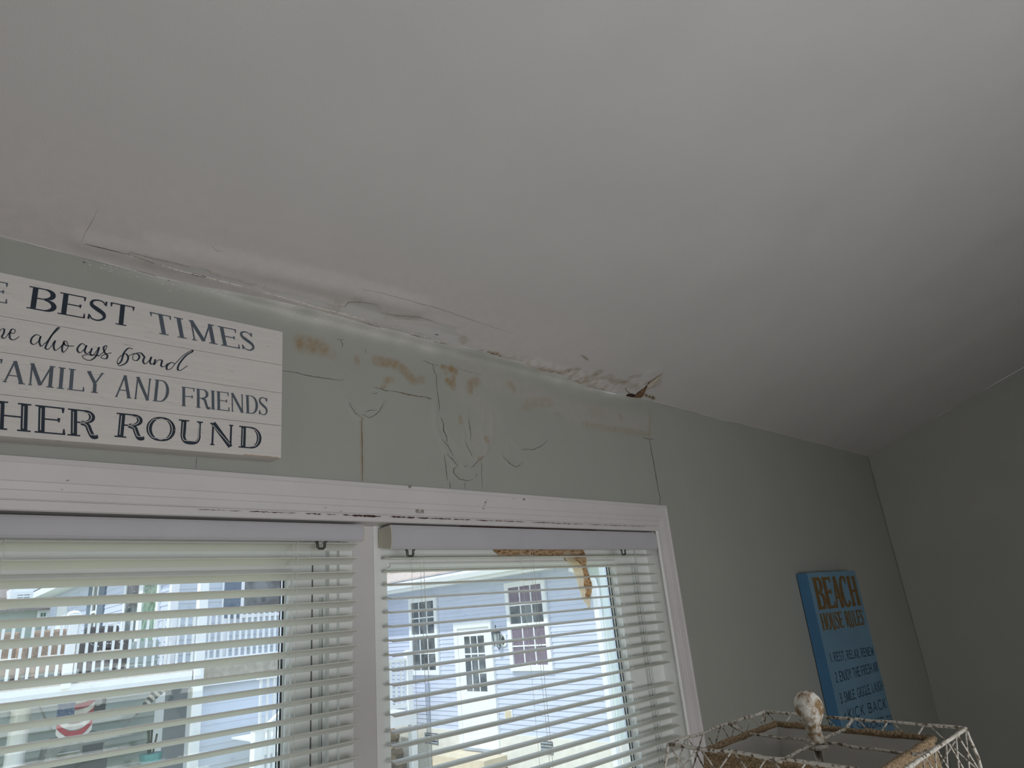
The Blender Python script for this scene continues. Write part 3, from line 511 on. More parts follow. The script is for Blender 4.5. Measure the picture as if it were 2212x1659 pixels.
def glyph(ch, T, t, s):
    """strokes [(pts, widths)] and advance width; cap height 1; T thick, t thin, s serif length"""
    S = []
    def L(x0, y0, x1, y1, w): S.append(([(x0, y0), (x1, y1)], [w, w]))
    def ser(x, y, k=1):
        if s > 0: L(x - s * k, y, x + s * k, y, t)
    y0, y1 = (t / 2, 1 - t / 2) if s > 0 else (0, 1)
    def stem(x, w=T, a=0, b=1, sa=1, sb=1):
        L(x, a, x, b, w)
        if s > 0 and sa: L(x - w / 2 - s, y0, x + w / 2 + s, y0, t)
        if s > 0 and sb: L(x - w / 2 - s, y1, x + w / 2 + s, y1, t)
    def tick(x, y, d):
        if s > 0: S.append(([(x, y), (x, y + d)], [t * 1.8, t * .8]))
    e = T / 2 + (s if s > 0 else 0)
    if ch == 'I': stem(e); return S, 2 * e
    if ch == 'T': w_ = .74; stem(w_ / 2, sb=0); L(0, 1 - t / 2, w_, 1 - t / 2, t if s > 0 else T); tick(.02, 1, -.2); tick(w_ - .02, 1, -.2); return S, w_
    if ch in 'EF':
        w_ = .56 + e; stem(e); tt = t if s > 0 else T
        L(e, 1 - tt / 2, w_, 1 - tt / 2, tt); L(e, .52, w_ * .85, .52, tt); tick(w_, 1, -.2); tick(w_ * .85, .60, -.16)
        if ch == 'E': L(e, tt / 2, w_ + .03, tt / 2, tt); tick(w_ + .03, 0, .22)
        return S, w_ + .03
    if ch == 'L': tt = t if s > 0 else T; stem(e); L(e, tt / 2, e + .5, tt / 2, tt); tick(e + .5, 0, .22); return S, e + .5
    if ch == 'H': w_ = .58; stem(e); stem(e + w_); L(e, .5, e + w_, .5, t if s > 0 else T * .9); return S, 2 * e + w_
    if ch in 'BPRD':
        stem(e); tt = t if s > 0 else T * .9
        if ch == 'D':
            L(e, 1 - tt / 2, e + .22, 1 - tt / 2, tt); L(e, tt / 2, e + .22, tt / 2, tt); S.append(arc(e + .22, .5, .38 - T / 4, .5 - tt / 2, -90, 90, T, tt)); return S, e + .6
        L(e, 1 - tt / 2, e + .26, 1 - tt / 2, tt); L(e, .52, e + .26, .52, tt); S.append(arc(e + .26, .76, .24, .24 - tt / 2, -90, 90, T, tt))
        if ch == 'B': L(e, tt / 2, e + .28, tt / 2, tt); S.append(arc(e + .28, .26, .28, .26 - tt / 2, -90, 90, T, tt)); return S, e + .58
        if ch == 'R': S.append((spl([(e + .2, .52), (e + .36, .45), (e + .44, .22), (e + .52, .04), (e + .62, .05), (e + .64, .12)] if s > 0 else [(e + .2, .52), (e + .5, 0)], 6), None)); S[-1] = (S[-1][0], [T * .9] * (len(S[-1][0]) - 6) + [T * .7, T * .5, t, t, t, t] if s > 0 else [T] * len(S[-1][0])); return S, e + .62
        return S, e + .5
    if ch in 'OQ': S.append(arc(.40, .5, .38 - T / 6, .5 - t / 4, 0, 360, T, t if s > 0 else T * .9, 36)); return S, .80
    if ch in 'CG':
        S.append(arc(.40, .5, .37, .5 - t / 4, 48, 318, T, t if s > 0 else T * .9, 26)); tick(.64, .98, -.24)
        if ch == 'G': L(.64, .02, .64, .42, T * .9); L(.48, .42, .70, .42, t if s > 0 else T * .8)
        return S, .72
    if ch == 'S':
        p = spl([(.50, .80), (.42, .93), (.27, .975), (.10, .89), (.09, .70), (.27, .54), (.46, .38), (.49, .18), (.33, .03), (.14, .06), (.05, .22)], 5); n = len(p)
        S.append((p, [(t if s > 0 else T * .9) + (T - (t if s > 0 else T * .9)) * math.exp(-((i / n - .5) / .2) ** 2) for i in range(n)])); tick(.52, .98, -.22); tick(.035, .02, .24); return S, .56
    if ch == 'U':
        w_ = .5; a = T if s > 0 else T; b = t * 1.6 if s > 0 else T
        S.append((spl([(e, 1), (e, .5), (e, .26), (e + .08, .07), (e + w_ / 2, .02), (e + w_ - .08, .07), (e + w_, .26), (e + w_, .5), (e + w_, 1)], 5), None)); n = len(S[-1][0]); S[-1] = (S[-1][0], [a + (b - a) * sm(np.array(i / (n - 1))) for i in range(n)])
        if s > 0: L(e - a / 2 - s, y1, e + a / 2 + s, y1, t); L(e + w_ - s * 1.4, y1, e + w_ + s * 1.4, y1, t)
        return S, 2 * e + w_
    if ch == 'N':
        w_ = .6; th = t * 1.4 if s > 0 else T; L(e, 0, e, 1, th); L(e + w_, 0, e + w_, 1, th); L(e, 1, e + w_, 0, T)
        if s > 0: L(e - s, y0, e + s, y0, t); L(e - s * 1.4, y1, e, y1, t); L(e + w_ - s, y1, e + w_ + s, y1, t)
        return S, 2 * e + w_
    if ch == 'M':
        w_ = .74; th = t * 1.4 if s > 0 else T; L(e, 0, e, 1, th); L(e + w_, 0, e + w_, 1, T); L(e, 1, e + w_ / 2, .05, T); L(e + w_ / 2, .05, e + w_, 1, th)
        if s > 0: L(e - s, y0, e + s, y0, t); L(e - s, y1, e + s * .5, y1, t); L(e + w_ - T / 2 - s, y0, e + w_ + T / 2 + s, y0, t); L(e + w_, y1, e + w_ + T / 2 + s, y1, t)
        return S, 2 * e + w_
    if ch == 'A':
        w_ = .66; th = t * 1.4 if s > 0 else T; L(.04, 0, w_ / 2, 1, th); L(w_ / 2, 1, w_ - .02, 0, T); L(.16, .33, w_ - .14, .33, t if s > 0 else T * .8)
        if s > 0: L(.04 - s, y0, .04 + s, y0, t); L(w_ - T / 2 - s, y0, w_ + T / 2 + s * .6, y0, t)
        return S, w_ + .04
    if ch == 'Y':
        w_ = .66; L(w_ / 2, 0, w_ / 2, .45, T); L(w_ / 2, .45, .04, 1, T if s > 0 else T); L(w_ / 2, .45, w_ - .04, 1, t * 1.4 if s > 0 else T)
        if s > 0: L(w_ / 2 - T / 2 - s, y0, w_ / 2 + T / 2 + s, y0, t); L(-.02, y1, .16, y1, t); L(w_ - .12, y1, w_ + .02, y1, t)
        return S, w_
    if ch == 'W':
        w_ = .95; L(.03, 1, w_ * .28, 0, T); L(w_ * .28, 0, w_ / 2, .9, t * 1.4 if s > 0 else T); L(w_ / 2, .9, w_ * .74, 0, T); L(w_ * .74, 0, w_ - .03, 1, t * 1.4 if s > 0 else T)
        return S, w_
    if ch == 'X': L(.03, 1, .5, 0, T); L(.03, 0, .5, 1, T); return S, .53
    if ch == 'K': stem(e); L(e, .38, e + .46, 1, T); L(e + .12, .55, e + .5, 0, T); return S, e + .52
    if ch == 'J': S.append((spl([(.36, 1), (.36, .3), (.28, .06), (.12, .05), (.03, .18)], 5), None)); S[-1] = (S[-1][0], [T] * len(S[-1][0])); return S, .42
    if ch == '1': L(.16, 0, .16, 1, T); L(.16, 1, .03, .82, T * .8); return S, .24
    if ch == '2': p = spl([(.05, .8), (.15, .95), (.35, .93), (.42, .72), (.3, .45), (.06, .04)], 5); S.append((p, [T] * len(p))); L(.04, T / 2, .46, T / 2, T); return S, .48
    if ch == '3': p = spl([(.06, .85), (.2, .97), (.4, .85), (.36, .6), (.2, .53), (.4, .42), (.43, .18), (.25, .02), (.05, .12)], 5); S.append((p, [T] * len(p))); return S, .48
    if ch == '4': L(.36, 0, .36, 1, T); L(.36, 1, .04, .32, T); L(.04, .3, .48, .3, T); return S, .5
    if ch == '5': L(.42, .96, .12, .96, T); L(.12, .96, .1, .56, T); p = spl([(.1, .56), (.28, .62), (.44, .42), (.4, .12), (.2, .02), (.04, .1)], 5); S.append((p, [T] * len(p))); return S, .48
    if ch in '.,': L(.07, 0, .07, T, T); 
    if ch == ',': L(.09, .03, .02, -.18, T * .5)
    if ch in '.,': return S, .14
    return S, .28
def word(parent, name, text, BL, BRt, TLt, tomap, m, T, t, s, gap, off, inline=None, **pr):
    """lays text in the box given by bottom-left, bottom-right and top-left pixels"""
    x = 0; letters = []
    for ch in text:
        S, a = glyph(ch, T, t, s)
        if S:
            stk = [([(q[0] + x, q[1]) for q in p], w_) for p, w_ in S]
            inl = [([(q[0] + x - T * .12, min(max(q[1], .1), .9)) for q in p], [t * .55] * len(p)) for p, w_ in S if inline and max(w_) > T * .85]
            letters.append((stk, inl))
        x += a + gap
    x -= gap; o = tomap(*BL); ex = tomap(*BRt) - o; ey = tomap(*TLt) - o
    asp = np.linalg.norm(ex) / np.linalg.norm(ey) / x          # keep stroke widths even when squeezed
    nrm = np.cross(ex, ey); nrm /= np.linalg.norm(nrm)
    def put(strk, m_, nm, of, pa):
        g = G()
        for i_, (p, w_) in enumerate(strk):
            P_ = [(q[0] * asp, q[1]) for q in p]; vs, fs = quadstrip(P_, [ww * (asp ** .5) for ww in w_]); f0 = of + .00004 * (i_ % 7)
            g.add([o + ex * (v[0] / (x * asp)) + ey * v[1] + nrm * f0 for v in vs], fs)
        return g.build(nm, m_, pa, **pr)
    for stk, inl in letters:
        r = put(stk, m, 'letter', off, parent)
        if inl: put(inl, inline, 'inline', off + .0006, r)
# ================================================================ PLANK SIGN
SGY = -.064                                   # front face of the sign
sg = empty('wall_sign', (0.3, SGY, 2.35), label='whitewashed plank sign about family and friends above the left window', category='sign')
sTR, sBR, sTLp, sBLp = hit(610.5, 716.6, 1, SGY), hit(600.4, 989, 1, SGY), hit(0, 588, 1, SGY), hit(0, 946, 1, SGY)
ud = sTR - sTLp; ud /= np.linalg.norm(ud); vd = np.array([-ud[2], 0, ud[0]]); SH = (sTR - sBR) @ vd
SWD = 1.52                                    # full width of the sign, its left part is outside the frame
SO = sTR - vd * SH - ud * SWD                 # lower left corner
WHW = mat('whitewash', (0.66, 0.625, 0.60), .8, .04, 3, bump=.3, bscale=25, stretch=(2, 1, 30)); PINE = mat('bare_pine', (0.45, 0.34, 0.22), .8, .2, 30)
N_ = WHW.node_tree; b_w = N_.nodes['Principled BSDF']; src = b_w.inputs['Base Color'].links[0].from_socket; t_ = [n for n in N_.nodes if n.type == 'MAPPING'][0]
ns = N_.nodes.new('ShaderNodeTexNoise'); ns.inputs['Scale'].default_value = 7; ns.inputs['Detail'].default_value = 9; ns.inputs['Roughness'].default_value = .75
mp2 = N_.nodes.new('ShaderNodeMapping'); mp2.inputs['Scale'].default_value = (2.2, 1, 26); N_.links.new([n for n in N_.nodes if n.type == 'TEX_COORD'][0].outputs['Object'], mp2.inputs[0]); N_.links.new(mp2.outputs[0], ns.inputs[0])
cr2 = N_.nodes.new('ShaderNodeValToRGB'); cr2.color_ramp.elements[0].position = .585; cr2.color_ramp.elements[1].position = .66; cr2.color_ramp.elements[0].color = (0, 0, 0, 1); cr2.color_ramp.elements[1].color = (.75, .75, .75, 1); N_.links.new(ns.outputs['Fac'], cr2.inputs[0])
mx_ = N_.nodes.new('ShaderNodeMix'); mx_.data_type = 'RGBA'; N_.links.new(cr2.outputs[0], mx_.inputs[0]); N_.links.new(src, mx_.inputs[6]); mx_.inputs[7].default_value = (.33, .30, .28, 1); N_.links.new(mx_.outputs[2], b_w.inputs['Base Color'])
seams = [0.0]
for py0, py1 in ((919.6, 847), (849, 755), (788.5, 676)):
    a = hit(606, py0, 1, SGY) - SO; seams.append(float(a @ vd))
seams.append(SH)
for a, b in zip(seams[:-1], seams[1:]):
    q = [SO + vd * (a + .0007), SO + ud * SWD + vd * (a + .0007), SO + ud * SWD + vd * (b - .0007), SO + vd * (b - .0007)]
    G().prism(q, (0, .020, 0)).build('plank', WHW, sg)
q = [SO + vd * .001 + ud * .001, SO + ud * (SWD - .001) + vd * .001, SO + ud * (SWD - .001) + vd * (SH - .001), SO + vd * (SH - .001) + ud * .001]
G().prism([p + np.array([0, .020, 0]) for p in q], (0, .038, 0)).build('backing_frame', WHW, sg)
vs = []
for i in range(16):
    p = sBR - ud * (.10 * (1 - i / 15)) ; w_ = random.uniform(.0008, .003); vs += [p + np.array([0, -.0006, 0]) + vd * .0005, p + np.array([0, -.0006, 0]) + vd * (w_ + .001)]
G().add(vs, [(2 * i, 2 * i + 1, 2 * i + 3, 2 * i + 2) for i in range(15)]).build('bare_wood_edge', PINE, sg)
NAVY = mat('navy_print', (0.018, 0.028, 0.045), .7, .15, 20); SLATE = mat('slate_print', (0.085, 0.105, 0.13), .7, .12, 20); INL = mat('inline_print', (0.55, 0.53, 0.51), .8)
smap = lambda x, y: hit(x, y, 1, SGY)
word(sg, 'lettering', 'BEST', (57, 665.5), (286, 707), (64, 618), smap, NAVY, .165, .045, .09, .10, .0008)
word(sg, 'lettering', 'TIMES', (332, 719), (552, 760), (324, 674), smap, SLATE, .165, .045, .09, .13, .0008)
word(sg, 'lettering', 'THE', (-158, 626), (13, 656), (-152, 579), smap, SLATE, .165, .045, .09, .13, .0008)
word(sg, 'lettering', 'FAMILY', (-46, 819), (221, 851), (-40, 770), smap, SLATE, .14, .045, .07, .12, .0008)
word(sg, 'lettering', 'WITH', (-250, 795), (-85, 814), (-245, 745), smap, SLATE, .14, .045, .07, .12, .0008)
word(sg, 'lettering', 'AND', (249, 857.5), (361, 870), (255, 809), smap, SLATE, .13, .045, .06, .12, .0008)
word(sg, 'lettering', 'FRIENDS', (392, 877), (578.6, 898), (392, 835), smap, SLATE, .14, .045, .05, .09, .0008)
word(sg, 'lettering', 'GATHER', (-260, 905), (208, 946), (-254, 838), smap, NAVY, .18, .05, .08, .10, .0008, INL)
word(sg, 'lettering', 'ROUND', (247, 943.7), (562, 970.5), (252, 891.6), smap, NAVY, .18, .05, .07, .11, .0008, INL)
# script line, pen path traced in the photo's pixels
scr = [[(-66, 742), (-58, 722), (-50, 738), (-40, 735), (-30, 718), (-26, 712), (-22, 722), (-14, 722), (-10, 716)],
  [(-4, 724), (2, 712), (9, 711), (8, 720), (4, 727), (8, 731), (14, 727), (20, 719), (30, 720), (33, 713), (26, 711), (21, 720), (22, 731), (30, 734), (42, 727)],
  [(86, 725), (78, 723), (69, 730), (67, 740), (74, 744), (84, 736), (88, 726), (85, 738), (89, 748), (98, 740)],
  [(98, 742), (110, 727), (125, 712), (129, 708), (124, 709), (110, 727), (99, 748), (99, 753), (105, 754), (116, 742)],
  [(113, 743), (119, 736), (116, 748), (120, 757), (132, 748), (138, 740), (134, 752), (137, 761), (147, 750), (144, 738), (138, 738), (142, 746), (160, 748)],
  [(186, 748), (178, 742), (170, 748), (167, 756), (173, 762), (182, 754), (187, 746), (183, 758), (188, 764), (197, 757)],
  [(199, 752), (195, 764), (200, 768), (208, 759), (214, 750), (208, 768), (196, 778), (184, 776), (178, 769), (190, 766), (215, 768)],
  [(212, 770), (226, 758), (231, 747), (224, 750), (226, 761), (232, 768), (229, 775), (218, 772), (225, 766), (241, 762)],
  [(287, 754), (278, 752), (268, 762), (262, 780), (254, 786), (256, 774), (270, 764), (277, 772), (272, 784), (258, 790), (254, 784)],
  [(277, 770), (288, 764), (298, 765), (301, 772), (295, 779), (287, 776), (289, 766), (303, 762), (313, 772)],
  [(313, 770), (309, 780), (314, 786), (324, 777), (327, 771), (324, 782), (328, 787), (334, 782)], [(336, 776), (333, 788), (342, 778), (350, 779), (348, 790), (355, 792), (362, 785)],
  [(378, 786), (370, 783), (361, 790), (361, 798), (370, 796), (380, 784), (396, 768), (414, 757), (415, 760), (402, 768), (388, 785), (384, 797), (390, 800), (405, 790)]]
SCRMAP = lambda x, y: (x, y)
def fromcrop(pts): return pts
# pen path above in px; convert 'found' part from crop scale
g = G()
for k_i, pts in enumerate(scr):
    p = spl(pts, 6); n = len(p); ws = []
    for i in range(n):
        d = np.array(p[min(i + 1, n - 1)]) - np.array(p[max(i - 1, 0)]); d = d / (np.hypot(*d) + 1e-9); ws.append(1.5 + 2.6 * max(0, d[1]) ** 1.2)
    vs, fs = quadstrip(p, ws); G().add([hit(v[0], v[1], 1, SGY - .0009 - .00005 * (k_i % 5)) for v in vs], fs).build('script_letter', NAVY, sg)
# ================================================================ BEACH SIGN
BY = -.075
bs = empty('wall_sign', (4.5, BY, 1.3), label='tall blue canvas sign with beach house rules on the right of the window wall', category='sign')
BX0, BX1, BZ1, BZ0 = 4.122, 4.850, 1.753, .62
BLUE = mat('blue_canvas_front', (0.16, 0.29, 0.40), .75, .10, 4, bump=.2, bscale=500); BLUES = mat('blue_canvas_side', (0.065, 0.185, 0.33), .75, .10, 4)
G().box((BX0, BY, BZ0), (BX1, BY + .004, BZ1)).build('front_panel', BLUE, bs)
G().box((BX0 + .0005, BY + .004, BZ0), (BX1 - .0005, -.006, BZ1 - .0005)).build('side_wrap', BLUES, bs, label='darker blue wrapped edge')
GOLD = mat('tan_print', (0.17, 0.105, 0.035), .7, .2, 30); DKB = mat('dark_blue_print', (0.028, 0.062, 0.10), .7, .15, 20)
bm_ = lambda x, y: hit(1650 + x / 4.1475, 1200 + y / 4.1475, 1, BY)
word(bs, 'lettering', 'BEACH', (492, 488), (872, 446), (428, 196), bm_, GOLD, .29, .10, .05, .13, .0008)
word(bs, 'lettering', 'HOUSE', (533, 672), (722, 645), (499, 521), bm_, GOLD, .27, .10, .04, .12, .0008)
word(bs, 'lettering', 'RULES', (750, 641), (905, 620), (715, 500), bm_, GOLD, .27, .10, .04, .12, .0008)
word(bs, 'lettering', '1. REST, RELAX, RENEW', (603, 958), (990, 893), (585, 872), bm_, DKB, .13, .12, 0, .14, .0008)
word(bs, 'lettering', '2. ENJOY THE FRESH AIR', (650, 1142), (1030, 1035), (632, 1048), bm_, DKB, .13, .12, 0, .14, .0008)
word(bs, 'lettering', '3. SMILE, GIGGLE, LAUGH', (690, 1328), (1073, 1200), (674, 1236), bm_, DKB, .13, .12, 0, .14, .0008)
word(bs, 'lettering', 'KICK BACK', (763, 1470), (1102, 1365), (747, 1375), bm_, DKB, .11, .10, 0, .22, .0008)
word(bs, 'lettering', '4.', (725, 1478), (750, 1470), (716, 1410), bm_, DKB, .13, .12, 0, .14, .0008)
word(bs, 'lettering', '5. SANDCASTLES', (790, 1590), (1160, 1505), (772, 1505), bm_, DKB, .13, .12, 0, .14, .0008)
# ================================================================ LAMP (foreground, lower right)
def raydir(px, py): d = M @ np.array([px - CX, py - CY, FPX]); return d / np.linalg.norm(d)
LS = .33 / .222
lA, lB, lC = EYE + raydir(1443, 1608) * .8114 * LS, EYE + raydir(1652, 1537) * LS, EYE + raydir(2086, 1573) * .9215 * LS
lD = lA + lC - lB; cen = (lA + lC) / 2; e1 = (lA - lB) / .33; e2 = (lC - lB) / .33; nn = np.cross(e2, e1); nn *= np.sign(nn[2]); nn /= np.linalg.norm(nn)
WIRE = mat('chippy_white_wire', (0.12, 0.085, 0.055), .8, .2, 160, bump=.6, bscale=250, col2=(0.62, 0.59, 0.53), thr=(.36, .50)); BURL = mat('burlap', (0.24, 0.165, 0.09), .95, .3, 330, bump=1.0, bscale=420, col2=(0.52, 0.39, 0.25), thr=(.42, .60), trans=.15)
LINER = mat('shade_liner', (0.86, 0.86, 0.84), .7, .03, 8, trans=.35); ROD = mat('steel_rod', (0.45, 0.44, 0.42), .3, .05, metal=.9)
lp = empty('table_lamp', tuple(cen - nn * .62), label='table lamp with burlap shade inside a chippy white wire cage', category='lamp')
SHH, bul = .235, .012
def LP(a, b, d): return lB + e1 * a + e2 * b - nn * d          # a along B->A, b along B->C, d below the top frame
Ws = .33
def wob(p0, p1, r, n=10, am=.0012):
    P_ = [p0 + (p1 - p0) * i / n + (np.array([random.gauss(0, am * .6) for _ in range(3)]) if 0 < i < n else 0) for i in range(n + 1)]; return P_, [r * random.uniform(.8, 1.15) for _ in P_]
def out(a, b, f): return ((a - Ws / 2) * (1 + f) + Ws / 2, (b - Ws / 2) * (1 + f) + Ws / 2)
cor = [(Ws, 0), (0, 0), (0, Ws), (Ws, Ws)]
g = G()
for i in range(4):
    a, b = cor[i], cor[(i + 1) % 4]; P_, R_ = wob(LP(*a, 0), LP(*b, 0), .0028, 12); g.tube(P_, R_, 6)
g.build('cage_rim', WIRE, lp, True)
g = G()
for i in range(4):
    a, b = cor[i], cor[(i + 1) % 4]; a2, b2 = out(*a, .10), out(*b, .10); P_, R_ = wob(LP(*a2, SHH), LP(*b2, SHH), .0028, 12); g.tube(P_, R_, 6)
g.build('cage_rim', WIRE, lp, True)
for i in range(4):
    a = cor[i]; P_, R_ = wob(LP(*a, 0), LP(*out(*a, .035), .04), .0028, 3); P2_, R2_ = wob(LP(*out(*a, .035), .04), LP(*out(*a, .10), SHH), .0028, 8); G().tube(P_ + P2_[1:], R_ + R2_[1:], 6).build('corner_wire', WIRE, lp, True)
NS = 6
for i in range(4):
    a, b = np.array(cor[i]), np.array(cor[(i + 1) % 4]); g = G(); rows = 4
    for k in range(NS):
        for rr in range(rows):
            d0, d1 = SHH * rr / rows, SHH * (rr + 1) / rows; f0, f1 = .10 * rr / rows, .10 * (rr + 1) / rows
            for s0, s1 in (((k + .06), (k + .97)), ((k + .94), (k + .03))):
                p0 = a + (b - a) * (s0 / NS); p1 = a + (b - a) * (s1 / NS); P_, R_ = wob(LP(*out(*p0, f0), d0), LP(*out(*p1, f1), d1), .0013, 3, .0003); g.tube(P_, R_, 5)
    g.build('lattice_wire', WIRE, lp, True)
# shade: burlap outside, liner inside, rolled rim
ins = .038; ST = .012; SB = SHH - .01
sc4 = [(Ws - ins, ins), (ins, ins), (ins, Ws - ins), (Ws - ins, Ws - ins)]
def shell(name, m, f, th, dt):
    g = G(); vs = []
    for d, ff in ((ST + dt, f), (SB, f + .12)):
        for r in (0, th):
            for c in sc4: vs.append(LP(*out(*c, ff - r * 7), d))
    fs = []
    for i in range(4):
        j = (i + 1) % 4; fs += [(i, j, 8 + j, 8 + i), (4 + i, 4 + j, 12 + j, 12 + i), (i, j, 4 + j, 4 + i)]
    return g.add(vs, fs).build(name, m, lp)
shell('shade', BURL, 0, .0015, 0); shell('liner', LINER, -.014, .001, .004)
g = G()
for i in range(4):
    a, b = sc4[i], sc4[(i + 1) % 4]; P_, R_ = wob(LP(*a, ST), LP(*b, ST), .0052, 14, .0008); g.tube(P_, R_, 8)
g.build('shade_trim', BURL, lp, True)
hub = EYE + raydir(1763, 1602) * np.linalg.norm(cen - nn * .014 - EYE)
for (a, b, k) in ((Ws * .42, 0, 0), (Ws * .5, Ws, 1), (0, Ws * .48, 2), (Ws, Ws * .5, 3)):
    a3, b3 = (a - Ws / 2) * .80 + Ws / 2, (b - Ws / 2) * .80 + Ws / 2
    P1, R1 = wob(LP(a, b, 0), LP(a3, b3, .011), .0026, 3); P2_, R2_ = wob(LP(a3, b3, .011), hub, .0024, 8, .0008); G().tube(P1 + P2_[1:], R1 + R2_[1:], 6).build('spider_arm', WIRE, lp, True)
FIN = mat('chippy_finial', (0.66, 0.63, 0.57), .75, .1, 95, bump=.5, bscale=160, col2=(0.24, 0.155, 0.075), thr=(.42, .60))
g = G(); g.lathe([(.006, -.004), (.0135, -.002), (.014, .003), (.0115, .008), (.0105, .013), (.012, .018), (.0115, .022), (.014, .027), (.0185, .035), (.0215, .045), (.0215, .053), (.0185, .062), (.012, .069), (.005, .072), (.001, .0725)], hub + nn * .001, 28); g.build('finial', FIN, lp, True)
g = G(); g.lathe([(.003, -.012), (.016, -.010), (.017, -.004), (.004, -.003)], hub, 20); g.build('collar', WIRE, lp, True)
G().tube([hub - nn * .01, hub - nn * .13], .0055, 12).build('harp_rod', ROD, lp, True)
base = hub - np.array([0, 0, .13]); zt = .74
g = G(); g.lathe([(.0, 0), (.09, .0), (.09, .015), (.05, .03), (.03, .07), (.055, .13), (.06, .19), (.035, .25), (.022, base[2] - zt - .03), (.014, base[2] - zt + .005)], (base[0], base[1], zt), 24); g.build('lamp_base', FIN, lp, True)
tb = empty('side_table', (base[0], base[1], 0), label='small round wooden side table under the lamp', category='table')
WD = mat('table_wood', (0.22, 0.13, 0.07), .5, .2, 12)
G().lathe([(.0, 0), (.28, 0), (.285, .01), (.285, .02), (.28, .03), (0, .03)], (base[0], base[1], .71), 32).build('tabletop', WD, tb)
for k in range(3):
    a = k * 2.09; G().tube([(base[0] + .2 * math.cos(a), base[1] + .2 * math.sin(a), 0), (base[0] + .12 * math.cos(a), base[1] + .12 * math.sin(a), .71)], [.012, .018], 8).build('leg', WD, tb)
# ================================================================ OUTSIDE
GZ = -1.12
GRASS = mat('grass_ground', (0.30, 0.34, 0.16), .95, .3, 2, col2=(0.46, 0.42, 0.28), thr=(.4, .6))
gr = G().box((-40, .6, GZ - .2), (60, 80, GZ)).build('ground', GRASS, label='dry grass and gravel yard between the houses', category='ground', kind='structure')
SIDE = mat('blue_siding', (0.60, 0.65, 0.80), .6, .03, 3); SIDG = mat('grey_siding', (0.56, 0.62, 0.68), .6, .03, 3); WT = mat('outdoor_white', (0.86, 0.88, 0.90), .5, .02, 4)
PANE = mat('dark_pane', (0.035, 0.045, 0.055), .08, .5, 3, spec=.9, col2=(0.16, 0.18, 0.19), thr=(.42, .62), bump=0); ROOFM = mat('tan_shingle', (0.52, 0.43, 0.38), .9, .15, 30, bump=.5, bscale=40); ROOFG = mat('grey_shingle', (0.27, 0.30, 0.37), .9, .2, 30, bump=.5, bscale=40)
CURT = mat('mauve_curtain', (0.17, 0.125, 0.18), .7, .3, 10, stretch=(1, 12, 1), spec=.8); FOUND = mat('whitewashed_block', (0.78, 0.76, 0.70), .85, .06, 10); CONC = mat('grey_concrete', (0.40, 0.44, 0.50), .9, .12, 6); TANC = mat('tan_concrete', (0.66, 0.58, 0.44), .9, .08, 10); SHUT = mat('slate_shutter', (0.12, 0.16, 0.22), .6, .1, 20)
HX = 8.5
def hp(px, py, off=0): return hit(px, py, 0, HX - off)
hr = empty('house', (HX, 8, GZ), label='blue-sided house with a white door seen through the right blind', category='house')
Y0, Y1, ZF, ZE = 5.19, 12.4, hp(1250, 1598)[2], 2.50
n = 34; pit = (ZE - ZF) / n
sbm = None
for i in range(n):
    z = ZF + i * pit; g = G(); g.prism([(HX - .014, Y0, z), (HX, Y0, z), (HX, Y0, z + pit + .01), (HX - .002, Y0, z + pit + .01)], (0, Y1 - Y0, 0))
    if sbm is None:
        o = g.build('siding_board', SIDE, hr); sbm = o.data; z_0 = z
    else:
        o = link('siding_board', sbm, None, hr); o.location = (0, 0, z - z_0)
G().box((HX, Y0, GZ), (HX + 6, Y1, ZE + .1)).build('wall_core', SIDE, hr)
G().box((HX - .03, Y0 - .03, GZ), (HX + 6, Y1, ZF)).build('foundation', FOUND, hr)
# siding facing our house, right of the corner
g = None; sb2 = None
for i in range(n):
    z = ZF + i * pit; 
    if sb2 is None: o = G().prism([(HX + .1, Y0 - .015, z), (HX + .1, Y0, z), (HX + .1, Y0, z + pit + .01), (HX + .1, Y0 - .003, z + pit + .01)], (3, 0, 0)).build('siding_board', SIDG, hr); sb2 = o.data
    else: o = link('siding_board', sb2, None, hr); o.location = (0, 0, z - z_0)
G().box((HX - .03, Y0 - .03, ZF), (HX + .11, Y0 + .17, ZE)).build('corner_board', mat('pale_green_trim', (0.66, 0.74, 0.72), .5), hr)
yd = hp(1308, 1400)[1]
g = G(); g.box((HX - .12, Y0 + .00, GZ + .1), (HX - .035, Y0 + .09, 2.02)); g.tube([(HX - .075, Y0 + .045, 2.0), (HX - .085, Y0 + .05, 2.10), (HX - .28, Y0 + .20, 2.27), (HX - .40, Y0 + .25, 2.32)], .05, 8); g.build('downspout', WT, hr)
# eave: soffit, fascia, gutter, roof
g = G(); g.box((HX - .46, Y0 - .3, 2.38), (HX, Y1, 2.42)); g.build('soffit', WT, hr)
G().box((HX - .48, Y0 - .3, 2.36), (HX - .45, Y1, 2.56)).build('fascia', WT, hr)
g = G(); g.prism([(HX - .60, Y0 - .3, 2.50), (HX - .57, Y0 - .3, 2.42), (HX - .48, Y0 - .3, 2.40), (HX - .48, Y0 - .3, 2.54), (HX - .60, Y0 - .3, 2.54)], (0, Y1 - Y0 + .3, 0)); g.build('gutter', WT, hr)
rf = empty_roof = G(); nr = 14
for k in range(nr):
    x0 = HX - .54 + k * .27; z0 = 2.57 + k * .21
    G().prism([(x0, Y0 - .35, z0), (x0 + .30, Y0 - .35, z0 + .215), (x0 + .30, Y0 - .35, z0 + .235), (x0, Y0 - .35, z0 + .028)], (0, Y1 - Y0 + .4, 0)).build('shingle_course', ROOFM, hr)
